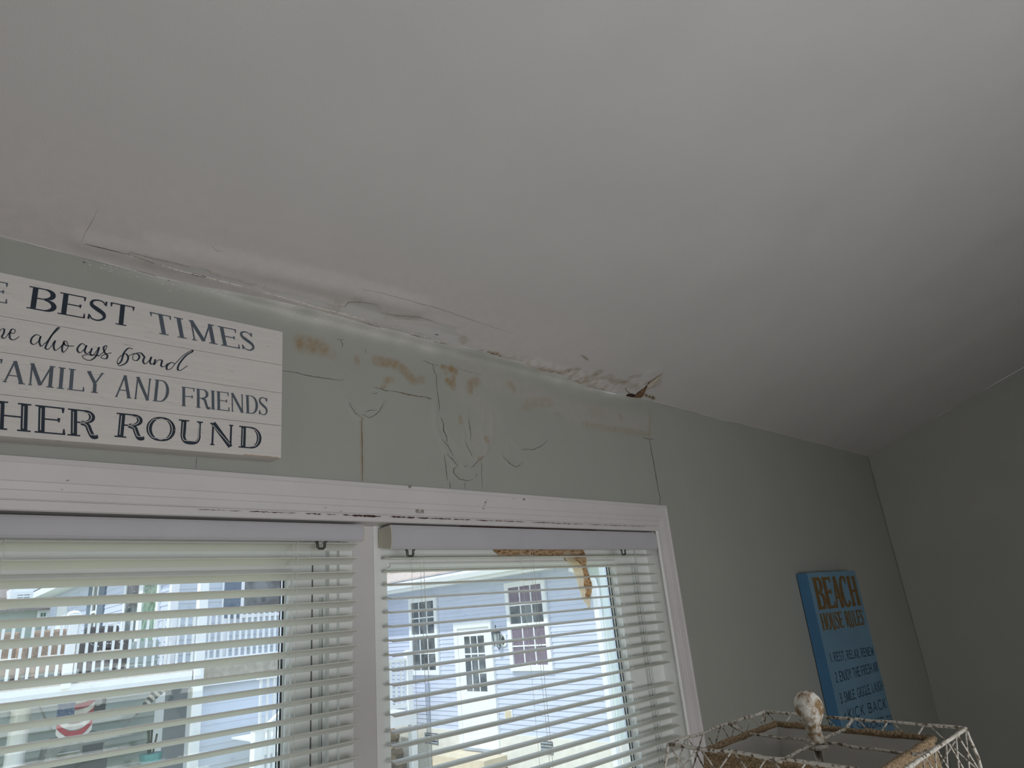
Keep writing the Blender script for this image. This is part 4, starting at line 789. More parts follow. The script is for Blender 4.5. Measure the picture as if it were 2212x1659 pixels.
def house_window(par, P, W_, Hh, du, dn, cols, rws, m_p=PANE, m_low=None, fr=.09):
    """P lower-left corner on wall, du unit vector along wall, dn outward normal; double hung with muntins"""
    du = np.array(du, float); dn = np.array(dn, float); up = np.array([0, 0, 1.0])
    def bx(u0, u1, v0, v1, d0, d1, nm, m, pa): 
        q = [P + du * u + up * v + dn * d0 for u, v in ((u0, v0), (u1, v0), (u1, v1), (u0, v1))]; return G().prism(q, dn * (d1 - d0)).build(nm, m, pa)
    g = G()
    for (u0, u1, v0, v1) in ((0, fr, 0, Hh), (W_ - fr, W_, 0, Hh), (fr, W_ - fr, Hh - fr, Hh), (fr, W_ - fr, 0, fr), (fr, W_ - fr, Hh / 2 - .03, Hh / 2 + .03)):
        q = [P + du * u + up * v for u, v in ((u0, v0), (u1, v0), (u1, v1), (u0, v1))]; g.prism(q, dn * .05)
    f = g.build('window_frame', WT, par)
    iw = W_ - 2 * fr
    for half in (0, 1):
        b0, b1 = (fr, Hh / 2 - .03) if half == 0 else (Hh / 2 + .03, Hh - fr); mw = .022
        g = G()
        for c in range(1, cols):
            u = fr + iw * c / cols; q = [P + du * a + up * v for a, v in ((u - mw / 2, b0), (u + mw / 2, b0), (u + mw / 2, b1), (u - mw / 2, b1))]; g.prism(q, dn * .035)
        for r in range(1, rws):
            v = b0 + (b1 - b0) * r / rws; q = [P + du * a + up * b for a, b in ((fr, v - mw / 2), (W_ - fr, v - mw / 2), (W_ - fr, v + mw / 2), (fr, v + mw / 2))]; g.prism(q, dn * .033)
        if cols > 1 or rws > 1: g.build('muntin', WT, f)
        for c in range(cols):
            for r in range(rws):
                u0, u1 = fr + iw * c / cols, fr + iw * (c + 1) / cols; v0, v1 = b0 + (b1 - b0) * r / rws, b0 + (b1 - b0) * (r + 1) / rws
                q = [P + du * u + up * v + dn * .016 for u, v in ((u0, v0), (u1, v0), (u1, v1), (u0, v1))]; G().prism(q, dn * .006).build('pane', (m_low if (m_low and (half == 0 or r)) else m_p), f)
    return f
for (a, b, c, d, mm) in ((889.5, 950, 1294, 1459, None), (1101, 1190, 1259, 1450, CURT)):
    pa, pb_ = hit(a, c, 0, HX), hit(b, d, 0, HX); yhi = hit(a, (c + d) / 2, 0, HX)[1]; ylo = hit(b, (c + d) / 2, 0, HX)[1]
    zt_ = hit(a, c, 0, HX)[2]; zb_ = hit(a, d - 1, 0, HX)[2]
    house_window(hr, np.array([HX - .014, yhi, zb_]), yhi - ylo, zt_ - zb_, (0, -1, 0), (-1, 0, 0), 3, 2, PANE, mm)
# door
ya, yb_, zt2, zb2 = hp(992, 1480)[1], hp(1075, 1480)[1], hp(992, 1345)[2], hp(1014, 1613)[2]
g = G(); P0 = (HX - .07, HX - .012); fw = .11
for (y0, y1, z0, z1) in ((ya - fw, ya, zb2, zt2), (yb_, yb_ + .06, zb2, zt2), (yb_ + .06, ya - fw, zt2 - .11, zt2)): g.box((P0[0], y0, z0), (P0[1], y1, z1))
g.build('door_frame', WT, hr)
dr = G().box((HX - .045, yb_ + .06, zb2), (HX - .012, ya - fw, zt2 - .11)).build('door', WT, hr)
y0d, y1d = yb_ + .06, ya - fw; wdth = y1d - y0d
for c in range(3):
    for r in range(3):
        u0 = y0d + wdth * (.19 + .215 * c); zz1 = zt2 - .11 - .15 - r * .325
        G().box((HX - .049, u0, zz1 - .295), (HX - .044, u0 + wdth * .185, zz1)).build('pane', PANE, dr)
g = G()
for c in range(2):
    u = y0d + wdth * (.19 + .215 * (c + 1) - .015); g.box((HX - .056, u - .012, zt2 - .26 - .95), (HX - .044, u + .012, zt2 - .26))
for r in range(2): zz = zt2 - .26 - .31 - r * .325; g.box((HX - .055, y0d + wdth * .18, zz - .012), (HX - .044, y0d + wdth * .82, zz + .012))
g.build('muntin', WT, dr)
G().box((HX - .06, y0d, zb2 - .04), (HX - .01, y1d, zb2)).build('threshold', CONC, hr)
# lantern, plaque, outlet box, vents
def L2(px, py, off): return hit(px, py, 0, HX - off)
pt, pbm = L2(1070, 1352, .12), L2(1073, 1392, .12)
ln_ = empty('wall_lantern', tuple(pt), label='black lantern beside the white door of the blue house', category='lantern'); c_ = (pt[0], pt[1], pt[2])
BLK = mat('black_iron', (0.03, 0.035, 0.04), .5, .1); hl = pt[2] - pbm[2]
G().lathe([(.008, .0), (.01, .05), (.004, .07)], (c_[0], c_[1], c_[2] - .05), 8).build('finial', BLK, ln_)
G().lathe([(.02, .0), (.085, -.06), (.09, -.075), (.07, -.08)], (c_[0], c_[1], c_[2] - .05), 8).build('cap', BLK, ln_)
G().lathe([(.07, -.08), (.045, -.28), (.03, -.29)], (c_[0], c_[1], c_[2] - .05), 6).build('lantern_glass', mat('lantern_pane', (0.45, 0.5, 0.52), .1, .1), ln_)
for k in range(6):
    a = k * math.pi / 3; G().tube([(c_[0] + .075 * math.cos(a), c_[1] + .075 * math.sin(a), c_[2] - .13), (c_[0] + .048 * math.cos(a), c_[1] + .048 * math.sin(a), c_[2] - .33)], .006, 4).build('bar', BLK, ln_)
G().tube([(c_[0], c_[1], c_[2] - .33), (c_[0] + .05, c_[1], c_[2] - .40), (HX - .015, c_[1], c_[2] - .30)], .009, 6).build('bracket', BLK, ln_)
p1, p2 = L2(1080, 1370, .03), L2(1094, 1396, .03)
pq = empty('wall_plaque', tuple(p1), label='white rounded plaque with a dark diamond beside the lantern', category='plaque')
G().prism([(HX - .03, p1[1] + (p2[1] - p1[1]) * u, p1[2] + (p2[2] - p1[2]) * v) for u, v in ((.15, 0), (.85, 0), (1, .15), (1, .85), (.85, 1), (.15, 1), (0, .85), (0, .15))], (.016, 0, 0)).build('plate', WT, pq)
G().prism([(HX - .035, p1[1] + (p2[1] - p1[1]) * u, p1[2] + (p2[2] - p1[2]) * v) for u, v in ((.5, .12), (.78, .4), (.72, .7), (.5, .9), (.28, .7), (.22, .4))], (.005, 0, 0)).build('diamond', BLK, pq)
p1, p2 = L2(1092, 1535, .03), L2(1106, 1552, .03)
ob = empty('outlet_box', tuple(p1), label='small beige outlet box on the blue siding right of the door', category='outlet')
G().box((HX - .05, p2[1], p2[2]), (HX - .014, p1[1], p1[2])).build('cover', TANC, ob); G().box((HX - .04, p2[1] - .02, p2[2] - .01), (HX - .013, p1[1] + .02, p1[2] + .02)).build('back_plate', WT, ob)
for a, b, c, d in ((918, 947, 1582, 1608), (1168, 1196, 1600, 1630)):
    pa = hit(a, c, 0, HX - .035); pb3 = hit(b, d, 0, HX - .035); g = G(); g.box((HX - .045, pb3[1], pb3[2]), (HX - .028, pa[1], pa[2]))
    vt = g.build('basement_vent', PANE, hr)
    for k in range(4):
        z = pb3[2] + (pa[2] - pb3[2]) * (k + .5) / 4; G().box((HX - .055, pb3[1], z - .008), (HX - .044, pa[1], z + .008)).build('louvre', CONC, vt)
# door landing steps
stp = empty('door_steps', (7.9, 8, GZ), label='tan concrete steps below the white door', category='steps')
ys0, ys1 = hp(1090, 1640)[1] - .1, hp(1005, 1640)[1] + .25
for k in range(4):
    G().box((HX - .55 - .28 * k, ys0, GZ), (HX - .04 - .0 * k, ys1, zb2 - .06 - .18 * k)).build('step', TANC, stp)
def railing(name, label, group, x0, x1, Y, z0, z1, sp_, posts, cat='railing', bw=.036):
    """railing in the plane Y; balusters individually"""
    r = empty(name, (x0, Y, z0), label=label, category=cat)
    if group: r['group'] = group
    box('top_rail', (x0, Y - .045, z1 - .05), (x1, Y + .045, z1), WT, r); box('bottom_rail', (x0, Y - .03, z0), (x1, Y + .03, z0 + .075), WT, r)
    bme = G().box((-bw / 2, -bw / 2, 0), (bw / 2, bw / 2, z1 - z0 - .12)).me('baluster'); bme.materials.append(WT)
    k = int((x1 - x0) / sp_)
    for i in range(k):
        xx = x0 + (i + .5) * (x1 - x0) / k
        if any(abs(xx - p) < .085 for p in posts): continue
        o = link('baluster', bme, None, r); o.location = (xx - x0, 0, .072)
    for p in posts:
        po = box('post', (p - .062, Y - .062, z0 - .12), (p + .062, Y + .062, z1 + .06), WT, r, bevel=.004)
        G().prism([(p - .085, Y - .085, z1 + .06), (p + .085, Y - .085, z1 + .06), (p + .085, Y + .085, z1 + .06), (p - .085, Y + .085, z1 + .06)], (0, 0, .03)).build('post_cap', WT, po)
        G().lathe([(.095, 0), (.10, .01), (.06, .035), (.0, .05)], (p, Y, z1 + .09), 12).build('post_finial', WT, po)
    return r
DY = 11.1
def dk(px, py, y=DY): return hit(px, py, 1, y)
zrb = dk(300, 1452)[2]; zrt = dk(300, 1330)[2]
xp1, xp2 = dk(151, 1400)[0], dk(432, 1380)[0]
railing('deck_railing', 'white railing of the raised deck, section with the capped post, through the left blind', None, -1.2, xp2 - .06, DY, zrb, zrt, .124, [xp1])
railing('deck_railing', 'white railing section right of the tall porch post, through the left blind', None, xp2 + .10, dk(640, 1380)[0] + .5, DY, dk(587, 1417)[2] , zrt + .02, .110, [], 'railing')
box('porch_post', (xp2 - .075, DY - .08, GZ), (xp2 + .075, DY + .08, 3.3), WT, label='tall white porch post between the two deck railing sections', category='post')
dck = empty('deck', (0, DY, 0), label='white-skirted raised deck under the railing', category='deck')
zf1, zf0 = dk(228, 1470)[2], dk(228, 1505)[2]
G().box((-3, DY - .02, zf0), (xp2 - .1, DY + .04, zf1)).build('fascia_board', WT, dck); G().box((-3, DY - .04, zf0 - .02), (xp2 - .1, DY - .02, zf0 + .045)).build('fascia_trim', WT, dck)
DWD = mat('weathered_deck', (0.42, 0.38, 0.31), .9, .2, 8, stretch=(1, 8, 1))
for k in range(12): G().box((-3, DY + .02 + k * .15, zf1 - .04), (xp2 + 3, DY + .162 + k * .15, zf1)).build('deck_board', DWD, dck)
zb_r = dk(500, 1467)[2]
G().box((xp2 + .08, DY + .0, zb_r), (xp2 + 3.2, DY + .05, dk(587, 1421)[2])).build('rim_beam', DWD, dck, label='weathered brown rim beam')
G().box((xp2 - .1, DY - .03, zb_r - .06), (xp2 + 3.2, DY + .03, zb_r)).build('beam_trim', WT, dck)
# white wall under the right half of the deck
LWY = DY + .14
lw = empty('lower_wall', (xp2, DY, GZ), label='pale sided wall under the right half of the raised deck', category='wall')
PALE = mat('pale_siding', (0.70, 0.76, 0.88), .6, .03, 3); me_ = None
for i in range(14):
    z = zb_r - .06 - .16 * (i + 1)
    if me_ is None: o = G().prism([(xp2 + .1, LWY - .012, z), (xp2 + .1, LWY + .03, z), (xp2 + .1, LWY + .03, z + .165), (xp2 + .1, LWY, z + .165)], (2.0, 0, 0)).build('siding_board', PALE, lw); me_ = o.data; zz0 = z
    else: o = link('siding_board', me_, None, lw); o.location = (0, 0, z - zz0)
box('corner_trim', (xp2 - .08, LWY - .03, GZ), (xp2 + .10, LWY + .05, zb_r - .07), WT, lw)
# shaded patio wall under the left half of the deck
pw = empty('patio_wall', (0, DY + 2.6, GZ), label='grey-green patio wall in the shade under the deck', category='wall')
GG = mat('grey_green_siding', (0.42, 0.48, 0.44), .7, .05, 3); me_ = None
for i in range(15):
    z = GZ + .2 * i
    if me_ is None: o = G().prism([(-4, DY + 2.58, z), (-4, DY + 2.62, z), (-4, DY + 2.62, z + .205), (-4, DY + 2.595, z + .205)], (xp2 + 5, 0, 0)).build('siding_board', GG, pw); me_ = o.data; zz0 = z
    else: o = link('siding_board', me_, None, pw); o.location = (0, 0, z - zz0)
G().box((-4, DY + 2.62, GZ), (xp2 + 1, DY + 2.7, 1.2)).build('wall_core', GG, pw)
# flag banner
FR, FW_, FB = mat('flag_red', (0.42, 0.05, 0.07), .8, .1), mat('flag_white', (0.72, 0.70, 0.70), .8, .05), mat('flag_blue', (0.07, 0.12, 0.25), .8, .4, 40, col2=(0.35, 0.40, 0.5), thr=(.55, .65))
FY = DY + .5
fa, fb = hit(130, 1512, 1, FY), hit(196, 1600, 1, FY); FWd, FHt = fb[0] - fa[0], fa[2] - fb[2]
fl = empty('flag_banner', tuple(fa), label='red, white and blue draped flag banner hanging under the deck', category='flag')
for k in range(9):
    g = G(); vs = []; nn_ = 14
    for i in range(nn_ + 1):
        t = i / nn_; dip = .34 * (1 - (2 * t - 1) ** 2) * (.3 + .7 * k / 9)
        for e in (0, 1):
            z = fa[2] + .25 - FHt * (k + e) / 8.0 - dip * FHt * .8; vs.append((fa[0] + FWd * t, FY + .03 * math.sin(t * 12 + k * .3), z))
    o = g.add(vs, [(2 * i, 2 * i + 1, 2 * i + 3, 2 * i + 2) for i in range(nn_)]).build('stripe', FR if k % 2 else FW_, fl)
    md = o.modifiers.new('thick', 'SOLIDIFY'); md.thickness = .006
G().box((fa[0] - .03, FY - .05, fa[2] - FHt * .48), (fa[0] + FWd * .42, FY - .042, fa[2] + .25)).build('canton', FB, fl)
# windsock, poles, speaker, grill, chairs under the deck
wsx0, wsx1 = hit(312, 1524, 1, FY), hit(352, 1482, 1, FY)
wsn = empty('windsock', tuple(wsx0), label='grey and white striped windsock hanging slanted under the deck', category='windsock')
for k in range(9):
    a, b = wsx0 + (wsx1 - wsx0) * k / 9, wsx0 + (wsx1 - wsx0) * (k + 1) / 9; G().tube([a, b], [.045 + .006 * k, .05 + .006 * k], 10).build('band', [mat('sock_grey', (0.13, 0.13, 0.15), .8), FW_, FR][2 if k == 8 else k % 2], wsn)
G().tube([wsx1, (wsx1[0], wsx1[1], zf1 - .05)], .006, 5).build('cord', CORD, wsn)
p = hit(196, 1500, 1, FY + .3); q = hit(228, 1533, 1, FY + .3)
sk = empty('speaker', tuple(p), label='black box speaker hanging beside the flag banner', category='speaker'); box('cabinet', (p[0], FY + .3, q[2]), (q[0], FY + .5, zf1 - .05), BLK, sk, bevel=.01); G().tube([((p[0] + q[0]) / 2, FY + .285, (p[2] + q[2]) / 2), ((p[0] + q[0]) / 2, FY + .3, (p[2] + q[2]) / 2)], .06, 16).build('grille', CONC, sk)
def pole(px0, py0, px1, py1, lab):
    a, b = hit(px0, py0, 1, FY + .1), hit(px1, py1, 1, FY + .1); a = b + (a - b) * (zf1 - .05 - b[2]) / (a[2] - b[2]); G().tube([a, (a + b) / 2, b], .018, 6).build('pole', mat('grey_pole', (0.25, 0.27, 0.27), .5), label=lab, category='pole')
pole(86, 1530, 111, 1578, 'slanted dark pole left of the flag banner under the deck'); pole(298, 1540, 254, 1584, 'slanted grey pole right of the flag banner under the deck')
gz = hit(100, 1590, 1, FY)[2]
gl_ = hit(100, 1612, 1, FY); gr_ = hit(228, 1612, 1, FY); gbz = hit(150, 1640, 1, FY)[2]
grl = empty('gas_grill', (gl_[0], FY, GZ), label='dark gas grill with a rounded lid under the deck', category='grill')
lid = [(gl_[0], FY, gbz), (gl_[0] + .02, FY, gbz + .2), (gl_[0] + .12, FY, gbz + .3), (gr_[0] - .15, FY, gbz + .34), (gr_[0] - .03, FY, gbz + .27), (gr_[0], FY, gbz)]
G().prism(lid, (0, .5, 0)).build('lid', mat('grill_grey', (0.20, 0.22, 0.20), .4, .2, 8), grl); G().box((gl_[0] + .5, FY - .02, gbz - .08), (gr_[0] - .04, FY + .0, gbz + .16)).build('front_window', BLK, grl); G().box((gl_[0] - .15, FY + .02, GZ), (gr_[0] + .05, FY + .48, gbz - .01)).build('cabinet', mat('grill_dark', (0.06, .06, .06), .5), grl)
G().tube([(gl_[0] + .15, FY - .05, gbz + .1), (gl_[0] + .45, FY - .05, gbz + .1)], .015, 6).build('handle', ROD, grl)
for k, (a, b, lab) in enumerate(((3, 68, 'broad white column under the deck at the left edge'),)):
    p, q = hit(a + 15, 1560, 1, DY + .9), hit(b, 1560, 1, DY + .9); G().lathe([((q[0] - p[0]) / 2 * 1.05, 0), ((q[0] - p[0]) / 2 * 1.05, .08), ((q[0] - p[0]) / 2 * .95, .1), ((q[0] - p[0]) / 2 * .9, zf0 - GZ - .1), ((q[0] - p[0]) / 2, zf0 - GZ - .06), ((q[0] - p[0]) / 2, zf0 - GZ - .02)], ((p[0] + q[0]) / 2, DY + .9, GZ), 20).build('column', WT, label=lab, category='column')
ps = hit(325, 1640, 1, FY - .1)
pl = empty('potted_plant', (ps[0], FY - .1, GZ), label='teal planter with dried stems right of the grill', category='planter')
TEAL = mat('teal_glaze', (0.10, 0.30, 0.30), .4, .15); LEAFD = mat('dark_foliage', (0.05, 0.06, 0.03), .8, .4, 10)
ptz = hit(310, 1630, 1, FY - .1)[2]
G().lathe([(.10, 0), (.15, .1), (.16, ptz - GZ - .1), (.18, ptz - GZ), (.14, ptz - GZ)], (ps[0], FY - .1, GZ), 16).build('pot', TEAL, pl)
for k in range(9):
    a = random.uniform(0, 6.28); G().tube([(ps[0] + .03 * math.cos(a), FY - .1 + .03 * math.sin(a), ptz - .05), (ps[0] + .08 * math.cos(a), FY - .1 + .08 * math.sin(a), ptz + random.uniform(.15, .4))], [.012, .018], 5).build('stem', LEAFD, pl)
# furniture on the raised deck
TANW = mat('tan_wicker', (0.34, 0.25, 0.18), .9, .3, 40, bump=.5, bscale=90); CUSH = mat('beige_cushion', (0.62, 0.56, 0.48), .9, .1, 10); DARKW = mat('dark_wicker', (0.06, 0.05, 0.05), .8, .3, 30)
def armchair(px, Yv, m, lab, gp, s=.85):
    p = hit(px, 1440, 1, Yv); x, z = p[0], zf1 + .004
    c = empty('armchair', (x, Yv, z), label=lab, category='chair', group=gp)
    box('seat', (x - .34 * s, Yv - .32, z + .2), (x + .34 * s, Yv + .32, z + .36), m, c, bevel=.02); box('cushion', (x - .26 * s, Yv - .3, z + .36), (x + .26 * s, Yv + .22, z + .46), CUSH, c, bevel=.03)
    o = box('backrest', (x - .32 * s, Yv + .22, z + .3), (x + .32 * s, Yv + .32, z + .88), m, c, bevel=.04)
    for sx in (-1, 1):
        box('armrest', (x + sx * .34 * s - .05, Yv - .3, z + .2), (x + sx * .34 * s + .05, Yv + .3, z + .62), m, c, bevel=.03)
        for sy in (-.28, .28): box('leg', (x + sx * .3 * s - .03, Yv + sy - .03, z), (x + sx * .3 * s + .03, Yv + sy + .03, z + .2), m, c)
armchair(-5, DY + 1.2, TANW, 'tan wicker armchair on the raised deck at the far left', 'armchairs on the raised deck')
armchair(106, DY + 1.2, TANW, 'tan wicker armchair on the raised deck left of the capped post', 'armchairs on the raised deck')
armchair(220, DY + 1.2, DARKW, 'dark wicker armchair on the raised deck right of the capped post', 'armchairs on the raised deck')
# house behind the deck (L shaped): wall P runs away from us, wall Q faces us
XP = float(hit(372, 1290, 1, 13.1)[0]); QY = 13.1; ZB = zf1 - .3; ZT = 3.6
hl_ = empty('house', (XP, QY, ZB), label='grey-sided house with slate shutters standing behind the raised deck', category='house')
G().box((XP + .02, QY + .02, GZ), (XP + 9, QY + 12.4, ZT)).build('wall_core', SIDG, hl_)
m1 = m2 = None
for i in range(28):
    z = ZB + i * .14
    if m1 is None:
        o1 = G().prism([(XP, QY - .013, z), (XP, QY + .01, z), (XP, QY + .01, z + .145), (XP, QY, z + .145)], (9, 0, 0)).build('siding_board', SIDG, hl_); m1 = o1.data
        o2 = G().prism([(XP - .013, QY, z), (XP + .01, QY, z), (XP + .01, QY, z + .145), (XP, QY, z + .145)], (0, 12.4, 0)).build('siding_board', SIDE, hl_); m2 = o2.data
    else:
        o1 = link('siding_board', m1, None, hl_); o2 = link('siding_board', m2, None, hl_); o1.location = o2.location = (0, 0, i * .14)
G().box((XP - .03, QY - .03, ZB), (XP + .12, QY + .12, ZT)).build('corner_board', WT, hl_)
G().box((XP + .98, QY - .05, ZB), (XP + 1.10, QY, ZT)).build('pilaster', WT, hl_)
def qx(px): return hit(px, 1290, 1, QY)[0]
def py_(px): return hit(px, 1300, 0, XP)[1]
G().box((qx(482), QY - .06, zf1 + .9), (qx(520), QY - .013, 3.0)).build('shutter', SHUT, hl_)
house_window(hl_, np.array([qx(518), QY - .014, zf1 + .88]), qx(610) - qx(518), 1.9, (1, 0, 0), (0, -1, 0), 1, 1, PANE, None, .07)
house_window(hl_, np.array([XP - .014, py_(203), zf1 + .6]), py_(203) - py_(216), 1.8, (0, -1, 0), (-1, 0, 0), 1, 1, PANE, None, .12)
G().box((XP - .05, py_(203), zf1 + .6), (XP - .014, py_(193), zf1 + 2.4)).build('shutter', SHUT, hl_); G().box((XP - .05, py_(228), zf1 + .6), (XP - .014, py_(216), zf1 + 2.4)).build('shutter', SHUT, hl_)
GRN = mat('green_reflecting_glass', (0.10, 0.20, 0.14), .15, .5, 6, spec=.9, col2=(0.34, 0.46, 0.33), thr=(.4, .65))  # green reflection is put into the pane colour
ysl0, ysl1 = py_(272), py_(347); zb_ = zf1 + .05
g = G()
for a, b in ((272, 276), (304, 313), (343, 348)): g.box((XP - .06, py_(b), zb_), (XP - .01, py_(a), zf1 + 2.3))
g.box((XP - .06, ysl1, zf1 + 2.2), (XP - .01, ysl0, zf1 + 2.3)); g.build('patio_door_frame', WT, hl_)
G().box((XP - .035, py_(304), zb_), (XP - .02, py_(276), zf1 + 2.2)).build('pane', PANE, hl_); G().box((XP - .035, py_(343), zb_), (XP - .02, py_(313), zf1 + 2.2)).build('pane', GRN, hl_)
G().box((XP - .05, py_(150), zb_), (XP - .01, py_(130), zf1 + 2.1)).build('entry_door', WT, hl_)
ze = float(hit(100, 1283, 0, XP - .4)[2])
G().box((XP - .45, QY - .4, max(ze, 2.0)), (XP + .0, QY + 12.6, max(ze, 2.0) + .05)).build('soffit', WT, hl_); G().box((XP - .5, QY - .4, max(ze, 2.0)), (XP - .45, QY + 12.6, max(ze, 2.0) + .22)).build('fascia', WT, hl_)
for k in range(8): G().prism([(XP - .5 + k * .5, QY - .5, max(ze, 2) + .2 + k * .3), (XP + .03 + k * .5, QY - .5, max(ze, 2) + .51 + k * .3), (XP + .03 + k * .5, QY - .5, max(ze, 2) + .54 + k * .3), (XP - .5 + k * .5, QY - .5, max(ze, 2) + .24 + k * .3)], (0, 13.2, 0)).build('shingle_course', ROOFG, hl_)
# far house at the left edge
FHY = 27.0; fx0, fx1 = hit(-90, 1330, 1, FHY)[0], hit(112, 1330, 1, FHY)[0]
fh = empty('house', (fx0, FHY, GZ), label='distant grey-green house with a brown roof at the left edge of the left window', category='house')
zfr = hit(50, 1318, 1, FHY)[2]
G().box((fx0 - 6, FHY, GZ), (fx1, FHY + 6, zfr)).build('wall', GG, fh)
BRN = mat('brown_shingle', (0.26, 0.22, 0.20), .9, .25, 12, bump=.5, bscale=30)
for k in range(6): G().prism([(fx0 - 6, FHY - .3 + k * .55, zfr - .05 + k * .42), (fx0 - 6, FHY + .3 + k * .55, zfr + .39 + k * .42), (fx0 - 6, FHY + .3 + k * .55, zfr + .43 + k * .42), (fx0 - 6, FHY - .3 + k * .55, zfr + .02 + k * .42)], (fx1 - fx0 + 6, 0, 0)).build('shingle_course', BRN, fh)
for (a, b, c, d, mm) in ((28, 74, 1277, 1299, PANE), (76, 107, 1317, 1352, GRN)):
    p, q = hit(a, d, 1, FHY - .4 if c < 1300 else FHY), hit(b, c, 1, FHY - .4 if c < 1300 else FHY)
    if c < 1300: G().box((p[0] - .1, FHY - .3, p[2] - .05), (q[0] + .1, FHY + 2.5, q[2] + .1)).build('dormer', WT, fh)
    house_window(fh, np.array([p[0], FHY - .02 if c > 1300 else FHY - .32, p[2]]), q[0] - p[0], q[2] - p[2], (1, 0, 0), (0, -1, 0), 2, 1, mm, None, .1)
# stair rail, lower right of the left window
sy = 6.0
sr = empty('stair_railing', tuple(hit(553, 1600, 1, sy)), label='white stair railing with a thick newel post at the lower right of the left window', category='railing')
def sp(px, py): return hit(px, py, 1, sy)
a, b = sp(546, 1590), sp(562, 1590); zt3 = sp(553, 1574)[2]
G().box((a[0], sy - .06, GZ), (b[0], sy + .06, zt3)).build('newel_post', WT, sr); G().box((a[0] - .02, sy - .08, zt3), (b[0] + .02, sy + .08, zt3 + .03)).build('post_cap', WT, sr)
p, q = sp(562, 1578), sp(612, 1530); sl_ = (q[2] - p[2]) / (q[0] - p[0]); x9 = q[0] + .5
G().prism([(p[0], sy - .04, p[2] - .05), (p[0], sy - .04, p[2]), (x9, sy - .04, p[2] + sl_ * (x9 - p[0])), (x9, sy - .04, p[2] + sl_ * (x9 - p[0]) - .05)], (0, .08, 0)).build('handrail', WT, sr)
G().prism([(p[0], sy - .03, p[2] - .85), (p[0], sy - .03, p[2] - .79), (x9, sy - .03, p[2] + sl_ * (x9 - p[0]) - .79), (x9, sy - .03, p[2] + sl_ * (x9 - p[0]) - .85)], (0, .06, 0)).build('bottom_rail', WT, sr)
for k in range(7):
    xx = sp(568.5 + 12.5 * k, 1600)[0]; zt4 = p[2] + sl_ * (xx - p[0]); G().box((xx - .015, sy - .015, zt4 - .82), (xx + .015, sy + .015, zt4 - .03)).build('baluster', WT, sr)
# ---- lower landing with rail, left end of the right window
LY = 9.9
def ld(px, py): return hit(px, py, 1, LY)
x_r = ld(883, 1480)[0]; zr1, zr0 = ld(850, 1424)[2], ld(850, 1532)[2]
railing('landing_railing', 'white landing railing with a capped corner post, through the right blind', None, x_r - 3.0, x_r, LY, zr0, zr1, .115, [x_r])
ldg = empty('landing', (x_r, LY, zr0), label='white landing platform below the capped corner post', category='platform')
G().box((x_r - 3, LY - .05, ld(850, 1572)[2]), (x_r + .12, LY + .05, ld(850, 1546)[2])).build('fascia_board', WT, ldg); G().box((x_r - 3, LY - .08, ld(850, 1546)[2]), (x_r + .1, LY + 1.0, ld(850, 1543)[2])).build('platform', WT, ldg)
G().box((x_r + .0, LY - .05, GZ), (x_r + .12, LY + .07, ld(850, 1572)[2])).build('support_post', WT, ldg)
G().box((6.75, LY + 1.5, GZ), (HX - .04, LY + 1.6, ld(850, 1556)[2])).build('retaining_wall', CONC, label='grey concrete wall behind the landing post', category='wall')
rk = mat('brown_rock', (0.30, 0.22, 0.14), .95, .3, 6, bump=.6, bscale=15)
for k, (px, py, s, lab) in enumerate(((846, 1588, .17, 'brown rock highest against the grey wall'), (852, 1628, .20, 'broad brown rock left of the landing post'), (866, 1650, .19, 'brown rock at the foot of the landing post'), (905, 1648, .16, 'brown rock right of the landing post'), (836, 1645, .18, 'brown rock beside the window edge'))):
    p = hit(px, py, 1, LY + 1.2 - .1 * k); bm = bmesh.new(); bmesh.ops.create_icosphere(bm, subdivisions=2, radius=1)
    for v in bm.verts: v.co = Vector((v.co.x * s * 1.3, v.co.y * s, v.co.z * s * .75)) * random.uniform(.82, 1.12)
    me = bpy.data.meshes.new('rock'); bm.to_mesh(me); bm.free(); me.materials.append(rk); o = link('rock', me, None, label=lab, category='rock'); o.location = tuple(p)
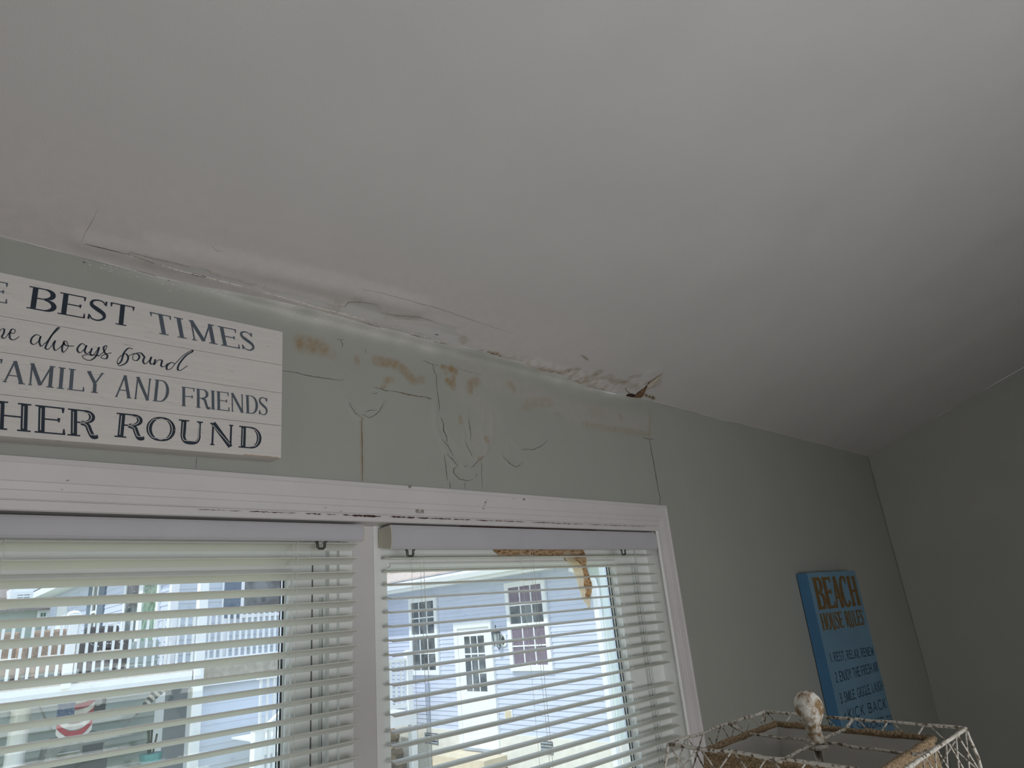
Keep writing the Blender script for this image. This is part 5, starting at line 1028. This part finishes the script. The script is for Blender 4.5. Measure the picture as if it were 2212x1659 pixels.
# bank of earth carrying the rocks
bz = hit(850, 1655, 1, LY + 1.2)[2]
gb = G(); gb.prism([(6.75, LY + .5, GZ), (6.75, LY + 1.48, GZ), (6.75, LY + 1.48, bz + .2), (6.75, LY + .9, bz)], (1.6, 0, 0)); gb.build('earth_bank', mat('leafy_earth', (0.20, 0.17, 0.11), .95, .4, 9, col2=(0.34, 0.30, 0.20), thr=(.4, .6)), label='bank of earth and dead leaves beneath the rocks', category='bank')
# ---- trees behind
def tree(x, y, z0, h, r, lab, seed):
    R = random.Random(seed); t = empty('tree', (x, y, z0), label=lab, category='tree', group='trees behind the houses')
    G().tube([(x, y, z0), (x + .1, y, z0 + h * .5), (x, y + .1, z0 + h * .8)], [.22, .16, .08], 8).build('trunk', mat('bark', (0.14, 0.10, 0.07), .95, .2), t)
    v, f = [], []
    for k in range(2600):
        a, b, c = R.gauss(0, 1), R.gauss(0, 1), R.gauss(0, 1); L = math.sqrt(a * a + b * b + c * c); rr = R.uniform(.55, 1) ** .6; p = np.array([x + a / L * r * rr, y + b / L * r * rr, z0 + h * .68 + c / L * h * .36 * rr]); s = R.uniform(.08, .16)
        u = np.array([R.gauss(0, 1) for _ in range(3)]); u /= np.linalg.norm(u); w2 = np.cross(u, [R.random(), R.random(), 1]); w2 /= np.linalg.norm(w2); i = len(v); v += [p - u * s, p + w2 * s * .5, p + u * s, p - w2 * s * .5]; f.append((i, i + 1, i + 2, i + 3))
    G().add(v, f).build('leaves', mat('leaf_green', (0.10, 0.17, 0.05), .7, .4, 2, col2=(0.24, 0.34, 0.12), thr=(.35, .65), trans=.3), t, kind='stuff')
for k, (px, y, h, r, lab) in enumerate(((20, 44, 9, 3.5, 'green tree behind the distant brown-roofed house'), (-150, 42, 8, 3.2, 'green tree left of the distant house'), (150, 46, 10, 3.5, 'tall green tree behind the shuttered house, left window'), (850, 26, 8, 3, 'green tree past the far end of the blue house'))):
    tree((4.0, -9.0, 16.0, 24.0)[k], y, GZ, h, r, lab, k)
